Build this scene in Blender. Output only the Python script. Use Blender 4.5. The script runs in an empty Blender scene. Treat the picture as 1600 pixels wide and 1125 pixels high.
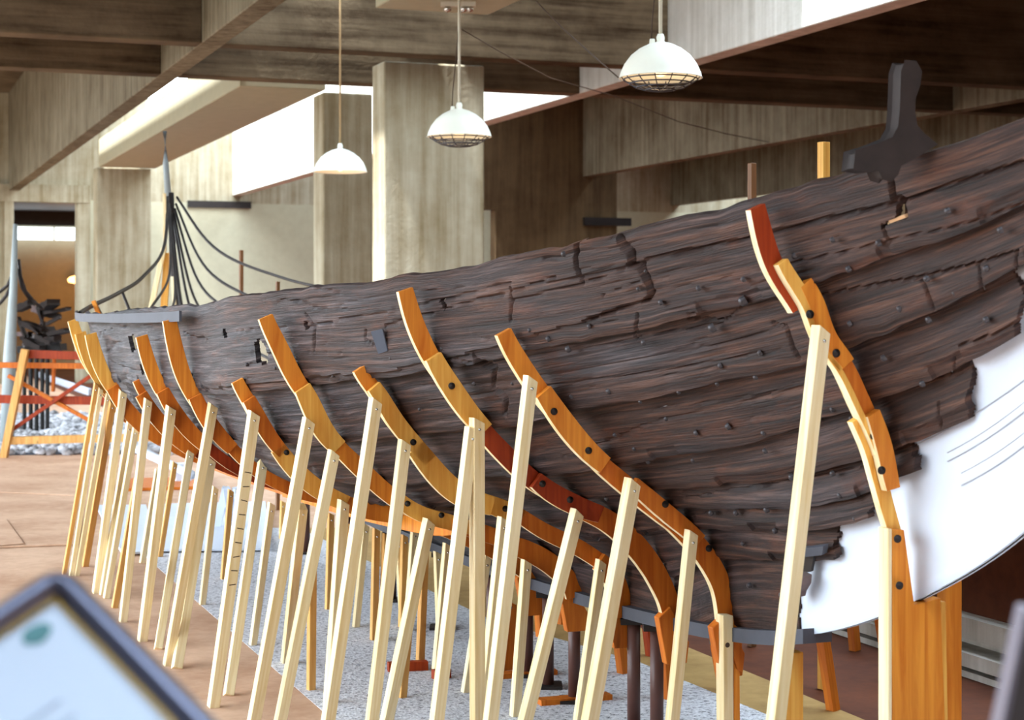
import bpy, bmesh, math, random
import numpy as np
from mathutils import Vector, Matrix
random.seed(7); rng = np.random.RandomState(11)
scn = bpy.context.scene; col = scn.collection

# ------------------------------------------------------------------ survey of the place
F = 2720.0; HY = 478.0; EYE = 1.76           # lens in pixels, horizon row, eye height
TA = .376; CC = 1/math.hypot(1, TA); SS = TA*CC   # the hall's and the ship's long axis: (-SS, CC)
K = 8670.0; X0 = K/F                         # ship's centre line: X = X0 - TA*Y
HB = 2.6                                     # underside of the beams above the eye
def at(x, y, d): return Vector(((x-800)/F*d, d, EYE+(HY-y)/F*d))
def on_floor(x, y, z=0.0): return at(x, y, (EYE-z)*F/(y-HY))
def row(X, d): return Vector((X-TA*d, d, 0))  # a point of the line parallel to the long axis
def hit(x, y, d):                             # the ship's cross plane at centre depth d -> (half breadth, height)
    t = (x-800)/F; b = (X0-(TA+t)*d)/(CC-SS*t); Y = d-SS*b
    return b, EYE+(HY-y)/F*Y
SD = 10.0
SHIP_LOC = Vector((X0-TA*SD, SD, 0)); SHIP_ROT = math.atan2(SS, CC)
SHIP_M = Matrix.Translation(SHIP_LOC) @ Matrix.Rotation(SHIP_ROT, 4, 'Z')
def loc(d, b, z): return Vector((-b, (d-SD)/CC, z))      # ship's own axes
def w_of(d, b, z): return SHIP_M @ loc(d, b, z)
def to_loc(p): return SHIP_M.inverted() @ p

# ------------------------------------------------------------------ helpers
def srgb(r, g, b):
    f = lambda c: (c/255/12.92) if c/255 <= .04045 else ((c/255+.055)/1.055)**2.4
    return (f(r), f(g), f(b), 1)
def link(name, me, mat, parent=None):
    o = bpy.data.objects.new(name, me); col.objects.link(o)
    if mat is not None: me.materials.append(mat)
    if parent is not None: o.parent = parent
    return o
def empty(name, p=(0, 0, 0), rz=0, parent=None):
    o = bpy.data.objects.new(name, None); col.objects.link(o); o.location = p; o.rotation_euler = (0, 0, rz)
    o.empty_display_size = .1
    if parent is not None: o.parent = parent
    return o
def tag(o, label=None, cat=None, group=None, kind=None):
    if label: o['label'] = label
    if cat: o['category'] = cat
    if group: o['group'] = group
    if kind: o['kind'] = kind
    return o
def mesh(name, vs, fs, smooth=False):
    me = bpy.data.meshes.new(name); me.from_pydata([tuple(v) for v in vs], [], [tuple(f) for f in fs]); me.update()
    if smooth: me.polygons.foreach_set('use_smooth', [True]*len(me.polygons))
    return me
class MB:
    def __init__(s): s.v = []; s.f = []
    def add(s, vs, fs):
        n = len(s.v); s.v += [Vector(v) for v in vs]; s.f += [tuple(n+i for i in f) for f in fs]; return s
    def hexa(s, p):   # 8 corners: bottom loop 0-3, top loop 4-7
        return s.add(p, [(3,2,1,0),(4,5,6,7),(0,1,5,4),(1,2,6,5),(2,3,7,6),(3,0,4,7)])
    def box(s, c, size, rot=None):
        c = Vector(c); h = Vector(size)/2; P = []
        for z in (-1, 1):
            for x, y in ((-1,-1),(1,-1),(1,1),(-1,1)):
                q = Vector((x*h.x, y*h.y, z*h.z)); P.append(c+(rot@q if rot else q))
        return s.hexa(P)
    def prism(s, loop, ext):    # a polygon swept along a vector
        n = len(loop); ext = Vector(ext); a = [Vector(p) for p in loop]
        s.add(a+[p+ext for p in a], [tuple(range(n))[::-1], tuple(range(n, 2*n))]+[(i, (i+1)%n, n+(i+1)%n, n+i) for i in range(n)])
        return s
    def tube(s, pts, r, n=8, cap=True):
        pts = [Vector(p) for p in pts]; rr = r if isinstance(r, (list, tuple)) else [r]*len(pts)
        up = Vector((0, 0, 1)); rings = []
        for i, p in enumerate(pts):
            t = (pts[min(i+1, len(pts)-1)]-pts[max(i-1, 0)]).normalized()
            u = t.cross(up)
            if u.length < .05: u = t.cross(Vector((0, 1, 0)))
            u.normalize(); v = u.cross(t)
            rings.append([p+(u*math.cos(a)+v*math.sin(a))*rr[i] for a in [2*math.pi*k/n for k in range(n)]])
        vs = [q for r_ in rings for q in r_]; fs = []
        for i in range(len(pts)-1):
            for k in range(n): fs.append((i*n+k, i*n+(k+1)%n, (i+1)*n+(k+1)%n, (i+1)*n+k))
        if cap: fs += [tuple(range(n))[::-1], tuple((len(pts)-1)*n+k for k in range(n))]
        return s.add(vs, fs)
    def lathe(s, prof, n=32, c=(0, 0, 0)):
        c = Vector(c); vs = []; fs = []
        for r, z in prof:
            for k in range(n): a = 2*math.pi*k/n; vs.append(c+Vector((r*math.cos(a), r*math.sin(a), z)))
        for i in range(len(prof)-1):
            for k in range(n): fs.append((i*n+k, i*n+(k+1)%n, (i+1)*n+(k+1)%n, (i+1)*n+k))
        return s.add(vs, fs)
    def build(s, name, mat, parent=None, smooth=False, bevel=0):
        me = mesh(name, s.v, s.f, smooth)
        bm = bmesh.new(); bm.from_mesh(me); bmesh.ops.recalc_face_normals(bm, faces=bm.faces); bm.to_mesh(me); bm.free()
        o = link(name, me, mat, parent)
        if bevel:
            m = o.modifiers.new('b', 'BEVEL'); m.width = bevel; m.segments = 2; m.limit_method = 'ANGLE'
        return o

# ------------------------------------------------------------------ materials
def nmat(name, rough=.7, spec=.3, metal=0):
    m = bpy.data.materials.new(name); m.use_nodes = True; nt = m.node_tree; b = nt.nodes['Principled BSDF']
    b.inputs['Roughness'].default_value = rough; b.inputs['Metallic'].default_value = metal
    b.inputs['Specular IOR Level'].default_value = spec
    return m, nt, b
def N(nt, t, **k):
    n = nt.nodes.new(t)
    for a, v in k.items():
        if a in n.inputs: n.inputs[a].default_value = v
        else: setattr(n, a, v)
    return n
def ramp(nt, stops):
    n = nt.nodes.new('ShaderNodeValToRGB'); e = n.color_ramp.elements
    while len(e) < len(stops): e.new(.5)
    for i, (p, c) in enumerate(stops): e[i].position = p; e[i].color = c
    return n
def coords(nt, scale, kind='Object', rot=(0, 0, 0)):
    tc = N(nt, 'ShaderNodeTexCoord'); mp = N(nt, 'ShaderNodeMapping'); mp.inputs['Scale'].default_value = scale
    mp.inputs['Rotation'].default_value = rot
    nt.links.new(tc.outputs[kind], mp.inputs['Vector']); return mp.outputs['Vector']
def noise(nt, vec, scale, detail=4, rough=.6, dist=0):
    n = N(nt, 'ShaderNodeTexNoise'); n.inputs['Scale'].default_value = scale; n.inputs['Detail'].default_value = detail
    n.inputs['Roughness'].default_value = rough; n.inputs['Distortion'].default_value = dist
    nt.links.new(vec, n.inputs['Vector']); return n.outputs['Fac']
def mix(nt, f, a, b, mode='MIX'):
    m = N(nt, 'ShaderNodeMix'); m.data_type = 'RGBA'; m.blend_type = mode
    for s, v in ((m.inputs['Factor'], f), (m.inputs['A'], a), (m.inputs['B'], b)):
        pass
    fi = m.inputs[0]; ai = m.inputs[6]; bi = m.inputs[7]
    for s, v in ((fi, f), (ai, a), (bi, b)):
        if isinstance(v, (int, float, tuple)): s.default_value = v
        else: nt.links.new(v, s)
    return m.outputs[2]
def bump(nt, b, h, strength=.4, dist=.01):
    n = N(nt, 'ShaderNodeBump'); n.inputs['Strength'].default_value = strength; n.inputs['Distance'].default_value = dist
    nt.links.new(h, n.inputs['Height']); nt.links.new(n.outputs['Normal'], b.inputs['Normal'])
def plain(name, c, rough=.6, spec=.3, metal=0, var=.12, sc=6):
    m, nt, b = nmat(name, rough, spec, metal)
    n = noise(nt, coords(nt, (1, 1, 1)), sc, 5)
    lo = tuple(x*(1-var) for x in c[:3])+(1,); hi = tuple(min(1, x*(1+var)) for x in c[:3])+(1,)
    r = ramp(nt, [(.3, lo), (.7, hi)]); nt.links.new(n, r.inputs['Fac']); nt.links.new(r.outputs['Color'], b.inputs['Base Color'])
    return m
def pine(name, dark, light, knots=None):
    m, nt, b = nmat(name, .55, .25)
    v = coords(nt, (28, 28, 1.6)); n = noise(nt, v, 1.3, 5, .55, .6)
    r = ramp(nt, [(.3, dark), (.68, light)]); nt.links.new(n, r.inputs['Fac'])
    k = noise(nt, coords(nt, (9, 9, 3.2)), 1.0, 1, .4); kr = ramp(nt, [(.74, (0, 0, 0, 1)), (.79, (1, 1, 1, 1))]); nt.links.new(k, kr.inputs['Fac'])
    oi = N(nt, 'ShaderNodeObjectInfo'); hr = ramp(nt, [(0, (.86, .80, .74, 1)), (1, (1.0, 1.0, 1.0, 1))]); nt.links.new(oi.outputs['Random'], hr.inputs['Fac'])
    c = mix(nt, kr.outputs['Color'], r.outputs['Color'], knots or tuple(x*.35 for x in dark[:3])+(1,))
    c = mix(nt, 1.0, c, hr.outputs['Color'], 'MULTIPLY')
    nt.links.new(c, b.inputs['Base Color']); bump(nt, b, n, .15, .003); return m
def concrete(name, dark, light, axis='H'):
    m, nt, b = nmat(name, .85, .15)
    sc = (.35, .35, 6.0) if axis == 'H' else (5.5, 5.5, .28)
    g = noise(nt, coords(nt, sc), 1.6, 4, .6)
    s = noise(nt, coords(nt, (1, 1, 1)), .9, 6, .68)
    f = noise(nt, coords(nt, (1, 1, 1)), 22, 3, .6)
    h = N(nt, 'ShaderNodeMath', operation='ADD'); h2 = N(nt, 'ShaderNodeMath', operation='MULTIPLY_ADD')
    nt.links.new(g, h.inputs[0]); nt.links.new(s, h.inputs[1]); h2.inputs[1].default_value = .5
    nt.links.new(h.outputs[0], h2.inputs[0]); h2.inputs[2].default_value = 0
    r = ramp(nt, [(.36, dark), (.50, tuple((a+c)/2 for a, c in zip(dark, light))), (.64, light)])
    nt.links.new(h2.outputs[0], r.inputs['Fac'])
    d = N(nt, 'ShaderNodeMath', operation='ADD'); nt.links.new(g, d.inputs[0]); nt.links.new(f, d.inputs[1])
    nt.links.new(r.outputs['Color'], b.inputs['Base Color']); bump(nt, b, d.outputs[0], .35, .012); return m

def hull_mat():
    m, nt, b = nmat('waterlogged_oak', .62, .35)
    uv = 'UV'
    grain = noise(nt, coords(nt, (2.2, 55, 1), uv), 1.0, 6, .65, .5)
    fine = noise(nt, coords(nt, (7, 190, 1), uv), 1.0, 4, .6)
    blot = noise(nt, coords(nt, (1.1, 4.5, 1), uv), 1.0, 5, .62)
    rust = noise(nt, coords(nt, (2.6, 9, 1), uv), 1.0, 6, .7)
    lng = noise(nt, coords(nt, (.23, .5, 1), uv), 1.0, 2, .5)
    r1 = ramp(nt, [(.32, srgb(21, 19, 21)), (.5, srgb(52, 51, 56)), (.68, srgb(104, 100, 104))]); nt.links.new(grain, r1.inputs['Fac'])
    r2 = ramp(nt, [(.32, srgb(20, 12, 9)), (.5, srgb(54, 34, 27)), (.68, srgb(98, 66, 51))]); nt.links.new(grain, r2.inputs['Fac'])
    tcu = N(nt, 'ShaderNodeTexCoord'); sp_ = N(nt, 'ShaderNodeSeparateXYZ'); nt.links.new(tcu.outputs['UV'], sp_.inputs[0])
    dr = N(nt, 'ShaderNodeMath', operation='MULTIPLY_ADD'); nt.links.new(sp_.outputs['X'], dr.inputs[0]); dr.inputs[1].default_value = -.055; nt.links.new(blot, dr.inputs[2])  # bluer at the far end: the stronger daylight there put into the colour
    br = ramp(nt, [(.46, (0, 0, 0, 1)), (.76, (1, 1, 1, 1))]); nt.links.new(dr.outputs[0], br.inputs['Fac'])
    c = mix(nt, br.outputs['Color'], r1.outputs['Color'], r2.outputs['Color'])
    rr = ramp(nt, [(.56, (0, 0, 0, 1)), (.72, (.8, .8, .8, 1))]); nt.links.new(rust, rr.inputs['Fac'])
    c = mix(nt, rr.outputs['Color'], c, srgb(92, 50, 30))
    fr = ramp(nt, [(.3, (.55, .55, .55, 1)), (.62, (1.1, 1.1, 1.1, 1))]); nt.links.new(fine, fr.inputs['Fac'])
    c = mix(nt, 1.0, c, fr.outputs['Color'], 'MULTIPLY')
    nt.links.new(c, b.inputs['Base Color'])
    a = N(nt, 'ShaderNodeMath', operation='ADD'); nt.links.new(grain, a.inputs[0]); nt.links.new(fine, a.inputs[1])
    bump(nt, b, a.outputs[0], .8, .006); return m

M = {}
M['hull'] = hull_mat()
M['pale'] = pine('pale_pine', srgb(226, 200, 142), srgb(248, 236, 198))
M['tan'] = pine('tan_pine', srgb(196, 140, 72), srgb(224, 178, 108))
M['amber'] = pine('amber_pine', srgb(196, 106, 22), srgb(230, 150, 52))
M['amberl'] = pine('light_amber_pine', srgb(212, 142, 48), srgb(238, 186, 92))
M['orange'] = pine('orange_pine', srgb(180, 88, 16), srgb(212, 122, 36))
M['postbrown'] = pine('brown_post', srgb(96, 62, 34), srgb(128, 86, 50))
M['redpine'] = pine('red_pine', srgb(132, 40, 8), srgb(164, 62, 16))
M['concH'] = concrete('board_marked_concrete', srgb(54, 40, 25), srgb(118, 102, 80), 'H')
M['concB'] = concrete('beam_concrete', srgb(84, 72, 52), srgb(136, 128, 108), 'V'); M['concL'] = concrete('pale_concrete', srgb(170, 164, 152), srgb(212, 208, 200), 'V'); M['concD'] = concrete('brown_concrete', srgb(66, 48, 30), srgb(104, 84, 58), 'V')
M['concV'] = concrete('vertical_board_concrete', srgb(126, 112, 84), srgb(176, 168, 146), 'V')
M['plaster'] = plain('beige_plaster', srgb(172, 166, 142), .9, .1, 0, .05)
M['white'] = plain('white_painted_sheet', srgb(203, 211, 224), .55, .3, 0, .03, 3)
M['lampw'] = plain('cream_enamel', srgb(238, 240, 228), .35, .5, 0, .02)
M['iron'] = plain('grey_iron', srgb(74, 75, 82), .65, .2, 0, .12)
M['darkiron'] = plain('dark_iron', srgb(44, 38, 36), .5, .4, .4, .2)
M['rivet'] = plain('rivet_iron', srgb(66, 62, 64), .45, .5, .5, .2)
M['brownsteel'] = plain('brown_painted_steel', srgb(84, 52, 44), .45, .4, 0, .1)
M['chrome'] = plain('bright_steel', srgb(200, 196, 188), .25, .6, .9, .05)
M['oldoak'] = plain('dark_old_oak', srgb(40, 31, 28), .7, .3, 0, .35, 12)
M['oakend'] = plain('worn_oak', srgb(112, 96, 94), .75, .2, 0, .3, 10)
M['greypost'] = plain('grey_painted_post', srgb(150, 160, 162), .5, .3, 0, .05)
M['cord'] = plain('straw_cord', srgb(176, 150, 112), .8, .1, 0, .1)
M['cordw'] = plain('white_cord', srgb(206, 198, 178), .6, .2, 0, .05)
M['cable'] = plain('brown_cable', srgb(70, 54, 42), .6, .2, 0, .1)
M['signframe'] = plain('grey_sign_frame', srgb(96, 96, 112), .28, .5, .7, .05)
M['signdark'] = plain('black_sign_edge', srgb(28, 28, 32), .4, .4, 0, .1)
M['brass'] = plain('brass_edge', srgb(176, 140, 70), .4, .5, .6, .05)
M['teal'] = plain('teal_print', srgb(96, 140, 140), .7, .2, 0, .08)
M['print'] = plain('grey_print', srgb(168, 176, 192), .7, .2, 0, .05)
M['stone'] = plain('white_beach_stones', srgb(176, 176, 180), .8, .2, 0, .75, 7)
M['black'] = plain('black_stand', srgb(26, 24, 24), .6, .3, 0, .2)
M['stain'] = plain('faint_stain', srgb(204, 210, 218), .6, .2, 0, .03)
M['pencil'] = plain('pencil_line', srgb(168, 170, 176), .8, .1, 0, .05)
M['slate'] = plain('slate_patch', srgb(70, 74, 84), .8, .2, 0, .1)
M['splint'] = plain('fresh_splint', srgb(200, 160, 120), .7, .2, 0, .1)

def floor_mat(name, lo, hi, seams=True, sc=1.0, rough=.75):
    m, nt, b = nmat(name, rough, .2)
    n = noise(nt, coords(nt, (1, 1, 1)), 1.1*sc, 6, .65); f = noise(nt, coords(nt, (1, 1, 1)), 14*sc, 4, .6)
    a = N(nt, 'ShaderNodeMath', operation='MULTIPLY_ADD'); nt.links.new(f, a.inputs[0]); a.inputs[1].default_value = .35; nt.links.new(n, a.inputs[2])
    r = ramp(nt, [(.5, lo), (.85, hi)]); nt.links.new(a.outputs[0], r.inputs['Fac']); c = r.outputs['Color']
    nt.links.new(c, b.inputs['Base Color']); bump(nt, b, f, .15, .004)
    return m
M['tanfloor'] = floor_mat('tan_hardboard', srgb(178, 138, 110), srgb(212, 176, 148))
M['ochre'] = floor_mat('ochre_board', srgb(150, 116, 66), srgb(186, 152, 96))
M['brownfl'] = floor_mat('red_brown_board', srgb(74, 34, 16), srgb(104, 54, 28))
def gravel_mat():
    m, nt, b = nmat('pale_gravel', .9, .1)
    v = N(nt, 'ShaderNodeTexVoronoi'); v.inputs['Scale'].default_value = 70; nt.links.new(coords(nt, (1, 1, 1)), v.inputs['Vector'])
    n = noise(nt, coords(nt, (1, 1, 1)), 38, 6, .8)
    r = ramp(nt, [(.38, srgb(84, 82, 86)), (.46, srgb(204, 204, 210)), (.6, srgb(238, 238, 242))]); nt.links.new(n, r.inputs['Fac'])
    r2 = ramp(nt, [(0, (.82, .82, .82, 1)), (1, (1, 1, 1, 1))]); nt.links.new(v.outputs['Color'], r2.inputs['Fac'])
    c = mix(nt, 1.0, r.outputs['Color'], r2.outputs['Color'], 'MULTIPLY'); nt.links.new(c, b.inputs['Base Color'])
    bump(nt, b, v.outputs['Distance'], .35, .006); return m
M['gravel'] = gravel_mat()
def emis(name, c, s):
    m, nt, b = nmat(name); b.inputs['Base Color'].default_value = c; b.inputs['Emission Color'].default_value = c; b.inputs['Emission Strength'].default_value = s
    return m
M['bulb'] = emis('warm_bulb', (1, .75, .5, 1), .5)
M['glow'] = emis('amber_wall_lamp', (1, .50, .16, 1), 6.0)
M['strip'] = emis('daylight_window_band', (.82, .93, 1, 1), 3.2)

# ------------------------------------------------------------------ the hall
def st(name, mb, mat, label=None, cat=None, bevel=0):
    o = mb.build(name, mat, None, False, bevel); tag(o, label, cat, None, 'structure'); return o
U1 = Vector((-SS, CC, 0)); U2 = Vector((CC, SS, 0))
RZ = Matrix.Rotation(SHIP_ROT, 3, 'Z')
def hall(mb, X, X1, d0, d1, z0, z1):   # a block along the hall: between two long lines, between two centre depths
    # depths are measured where the block's cross edges meet the line X
    def P(xx, d, z):
        p = row(X, d)+U2*((xx-X)*CC); return Vector((p.x, p.y, z))
    return mb.hexa([P(X, d0, z0), P(X1, d0, z0), P(X1, d1, z0), P(X, d1, z0), P(X, d0, z1), P(X1, d0, z1), P(X1, d1, z1), P(X, d1, z1)])
def cross(mb, X, X1, dc, th, z0, z1):  # a block across the hall: dc is the depth straight ahead (X world = 0)
    def P(xx, off, z):
        # the point on the cross line with long-line number xx
        d = (dc+TA*xx)/(1+TA*TA); p = row(xx, d)+U1*off; return Vector((p.x, p.y, z))
    return mb.hexa([P(X, 0, z0), P(X1, 0, z0), P(X1, th, z0), P(X, th, z0), P(X, 0, z1), P(X1, 0, z1), P(X1, th, z1), P(X, th, z1)])
ZB = EYE+HB; ZT = EYE+4.8
XA, XD0, XD1, XB, XC, XF = HB/.764, HB/.575, HB/.461, HB/.294, HB/.178, HB/.1235
mb = MB(); hall(mb, -5.6, 4.26, -9, 52, -.2, 0); st('floor', mb, M['tanfloor'], 'tan hardboard floor left of the ship', 'floor')
o = bpy.data.objects['floor']
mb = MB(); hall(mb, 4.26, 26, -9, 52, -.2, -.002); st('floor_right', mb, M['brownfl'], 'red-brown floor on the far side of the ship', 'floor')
def ground(name, pts, z, mat, lab):
    P = [row(X, d)+Vector((0, 0, -.01)) for X, d in pts]; st(name, MB().prism(P, (0, 0, .01+z)), mat, lab, 'floor')
ground('floor_gravel', [(2.02, 2), (3.98, 2), (3.92, 7.4), (3.86, 8.6), (3.55, 9.8), (3.50, 13.8), (2.02, 13.8)], .0015, M['gravel'], 'strip of pale gravel under the ship')
ground('floor_ochre', [(3.98, 2), (4.28, 2), (4.28, 13.8), (3.50, 13.8), (3.55, 9.8), (3.86, 8.6), (3.92, 7.4)], .0012, M['ochre'], 'ochre board along the gravel')
# roof with skylight slots; front and right-hand ones unseen, added to throw light
mb = MB()
for a, b_, d0, d1 in ((-5.8, -1.2, -9, 60), (-1.2, 1.6, 1.6, 60), (-1.2, 1.6, -9, -3.5), (1.6, XA+.26, -9, 60), (XA+.26, XD0-.05, -9, 14.2), (XA+.26, XD0-.05, 33.5, 60), (XD0-.05, XD1+.1, -9, 15.3), (XD0-.05, XD1+.1, 20.6, 60), (XD0-.05, XD1-.3, 17.4, 18.7),
                      (XD1+.1, XB, -9, 3), (XD1+.1, XB, 15.2, 20.5), (XD1+.1, XB, 42, 60), (XB, 10.2, -9, 60), (10.2, 11.3, -9, 25), (10.2, 11.3, 45, 60), (11.3, 16.4, -9, 60), (16.4, 17.2, -9, 27), (17.2, 21.8, -9, 60), (21.8, 25, -9, 32), (25, 26, -9, 60)):
    hall(mb, a, b_, d0, d1, ZT, ZT+.25)
st('ceiling', mb, M['concH'])
# long beams
def beam(name, X, X1, d0, d1, z0=ZB, z1=ZT, mat='concB'):
    mb = MB(); hall(mb, X, X1, d0, d1, z0, z1); return st(name, mb, M[mat], None, None, .012)
beam('concrete_beam', XA, XA+.25, 2, 41); beam('concrete_beam', XB, XB+.26, 2, 41.5, ZB, ZT, 'concL'); beam('concrete_beam', XC, XC+.26, 2, 47); beam('concrete_beam', XF, XF+.26, 2, 52)  # second beam in paler concrete: its bright lit face put into the colour
beam('ceiling_box_beam', XD0, XD1, 20.6, 32.6, ZB, ZB+.52, 'plaster'); beam('ceiling_box_beam', XD0, XD1, 3, 15.2, ZB, ZB+.52, 'plaster')
for dc, mat in ((18.35, 'concH'), (21.0, 'concH')):
    for a, b_ in ((-5.6, XA), (XA+.25, XB), (XB+.26, XC), (XC+.26, XF)):
        if dc > 30 and a < XB: continue
        mb = MB(); cross(mb, a, b_, dc, .3, ZB+(.0 if dc < 30 else .1), ZT); st('concrete_cross_beam', mb, M[mat], None, None, .01)
# columns
def column(x0, x1, d, L, z0, z1):
    p0 = at(x0, HY, d); p1 = at(x1, HY, d)
    w = (x1-x0)/F*d/(CC-SS*((x1-800)/F))
    a = Vector((p0.x, p0.y, 0)); b_ = a+U2*w
    mb = MB(); up = Vector((0, 0, z1-z0)); mb.prism([Vector((q.x, q.y, z0)) for q in (a, b_, b_+U1*L, a+U1*L)], up)
    return st('concrete_column', mb, M['concV'], None, None, .02)
column(600, 757, 18.6, .46, 0, ZB+.02); column(505, 582, 21.3, .5, 0, ZB+.02); column(151, 236, 32.6, .5, 0, ZB)
# far wall: plaster below, concrete band above, a doorway on its left
DW = 43.5
def P43(xx, dc=DW):
    d = (dc+TA*xx)/(1+TA*TA); return d
mb = MB(); cross(mb, 5.30, 30, DW, .3, 0, EYE+2.42); st('wall_back', mb, M['plaster'])
mb = MB(); cross(mb, -6, 3.42, DW, .3, 0, EYE+2.42); cross(mb, -6, 30, DW, .3, EYE+2.42, ZT); cross(mb, 5.0, 5.32, DW-.12, .4, 0, EYE+2.42); cross(mb, 3.3, 3.52, DW-.12, .4, 0, EYE+2.42)
cross(mb, -6, 5.3, DW-.15, .3, EYE+2.35, EYE+2.75); st('wall_back_frame', mb, M['concV'])
mb = MB(); cross(mb, 7.7, 9.3, DW-.08, .06, EYE+2.30, EYE+2.46); st('trim_1', mb, M['darkiron'])
mb = MB(); cross(mb, 12.6, 15.4, DW-9, .3, 0, ZT); cross(mb, 11.6, 12.6, DW-9, .3, EYE+1.9, ZT); st('wall_inner', mb, M['concD'])
mb = MB(); cross(mb, 14.6, 15.7, DW-9.1, .1, EYE+1.62, EYE+1.78); st('trim_2', mb, M['darkiron'])
# room beyond the doorway
mb = MB(); cross(mb, -1, 9, 58, .3, 0, 6.2); st('wall_annex', mb, M['plaster'])
mb = MB(); cross(mb, -1, 9, 57.6, .3, EYE+2.42, 6.6); hall(mb, -1, -.8, 42, 58, 0, 6.6); hall(mb, 8.8, 9, 42, 58, 0, 6.6); hall(mb, -1, 9, 43, 60, 4.6, 4.8); st('ceiling_annex', mb, M['darkiron'])
mb = MB(); cross(mb, 5.95, 8.8, 57.5, .05, EYE+1.98, EYE+2.36); cross(mb, 2.4, 5.88, 57.5, .05, EYE+1.98, EYE+2.36); st('window_1', mb, M['strip'])
wl = empty('wall_lamp', at(118, 437, 52)); tag(wl, 'small glowing amber lamp in the doorway at the far left', 'lamp')
mb = MB(); mb.lathe([(.02, .12), (.17, .08), (.24, 0), (.20, -.08), (.02, -.12)], 16); mb.build('lamp_shade', M['glow'], wl, True)
mb = MB(); mb.box((0, .3, 0), (.05, .6, .05)); mb.build('bracket', M['darkiron'], wl)
L = bpy.data.lights.new('annex_lamp', 'POINT'); L.energy = 110; L.color = (1, .40, .10); L.shadow_soft_size = .25
lo = bpy.data.objects.new('annex_lamp', L); col.objects.link(lo); lo.location = at(112, 445, 50.5)
# right wall, wall behind the visitor, window wall on the left with its mullions
mb = MB(); hall(mb, 26, 26.3, -9, 60, 0, ZT); st('wall_right', mb, M['concD'])
mb = MB(); hall(mb, -5.8, -5.46, -9, 1, 0, ZT); st('wall_left', mb, M['concD'])
mb = MB(); cross(mb, -6, 27, -9, .3, 0, ZT); st('wall_front', mb, M['concD'])
mb = MB()
for k in range(20): hall(mb, -5.6, -5.48, 1.0+k*2.6, 1.08+k*2.6, 0, ZT)
hall(mb, -5.62, -5.46, 1, 52, 0, .25); hall(mb, -5.64, -5.44, 1, 52, 5.5, ZT); st('window_2', mb, M['greypost'])
# low concrete ledge and brown boarding on the far side of the ship
mb = MB(); hall(mb, 5.25, 5.6, 2.0, 13.5, 0, .03); hall(mb, 5.38, 5.7, 2.0, 13.5, .03, .05); hall(mb, 5.25, 5.65, 2.0, 13.5, .05, .115); hall(mb, 5.42, 5.75, 2, 13.5, .115, .17); hall(mb, 5.30, 5.75, 2.0, 13.5, .17, .27)
st('wall_low', mb, M['concL'], 'low concrete ledge with dark slots behind the ship', 'ledge')
mb = MB(); hall(mb, 5.40, 5.75, 2.0, 12.0, .27, .80); st('wall_low_boarding', mb, M['brownfl'])

# ------------------------------------------------------------------ hull lines
FR = {'F1': (1428, [(1190,312),(1225,400),(1270,470),(1290,520),(1320,560),(1350,620),(1380,690),(1392,740),(1400,780),(1412,835),(1422,890),(1428,943)]),
'F2': (1152, [(765,408),(797,512),(835,575),(875,630),(935,700),(990,745),(1045,790),(1085,825),(1115,860),(1140,910),(1156,960),(1158,985)]),
'F3': (1066, [(638,430),(665,510),(690,560),(710,590),(745,640),(800,700),(850,745),(905,775),(960,800),(1010,845),(1040,890),(1063,950),(1066,972)]),
'F4': (983, [(528,447),(550,512),(568,567),(598,607),(625,649),(662,694),(722,755),(800,785),(850,815),(920,850),(962,885),(982,925),(983,962)]),
'F5': (909, [(414,460),(427,494),(451,541),(469,578),(490,612),(522,672),(570,720),(620,765),(640,780),(712,805),(790,830),(870,870),(900,905),(908,928)]),
'F6': (840, [(345,468),(380,592),(400,625),(440,690),(505,753),(560,780),(640,795),(700,815),(790,855),(835,900),(840,908)])}
SEAM = [
 [(1640,292),(1600,308),(1500,351),(1400,383),(1300,418),(1200,453),(1000,503),(810,540),(670,567),(580,583),(420,600),(330,612),(215,600)],
 [(1640,420),(1600,433),(1457,483),(1320,526),(1200,562),(1037,600),(875,632),(787,655),(700,668),(600,678),(520,684),(400,690),(340,688)],
 [(1640,530),(1512,570),(1350,617),(1200,655),(1100,685),(975,712),(832,735),(740,745),(640,750),(540,752)],
 [(1640,640),(1512,660),(1380,692),(1200,727),(1050,752),(900,772),(800,785),(760,790)],
 [(1500,715),(1400,738),(1200,765),(1050,787),(960,800),(860,815)],
 [(1500,770),(1370,790),(1200,803),(1090,815),(1000,830),(900,850)],
 [(1500,830),(1300,850),(1200,862),(1100,868),(1040,880)]]
def seg_int(p, q, a, b):
    r = (q[0]-p[0], q[1]-p[1]); s = (b[0]-a[0], b[1]-a[1]); den = r[0]*s[1]-r[1]*s[0]
    if abs(den) < 1e-9: return None
    t = ((a[0]-p[0])*s[1]-(a[1]-p[1])*s[0])/den; u = ((a[0]-p[0])*r[1]-(a[1]-p[1])*r[0])/den
    return t if 0 <= t <= 1 and 0 <= u <= 1 else None
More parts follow.
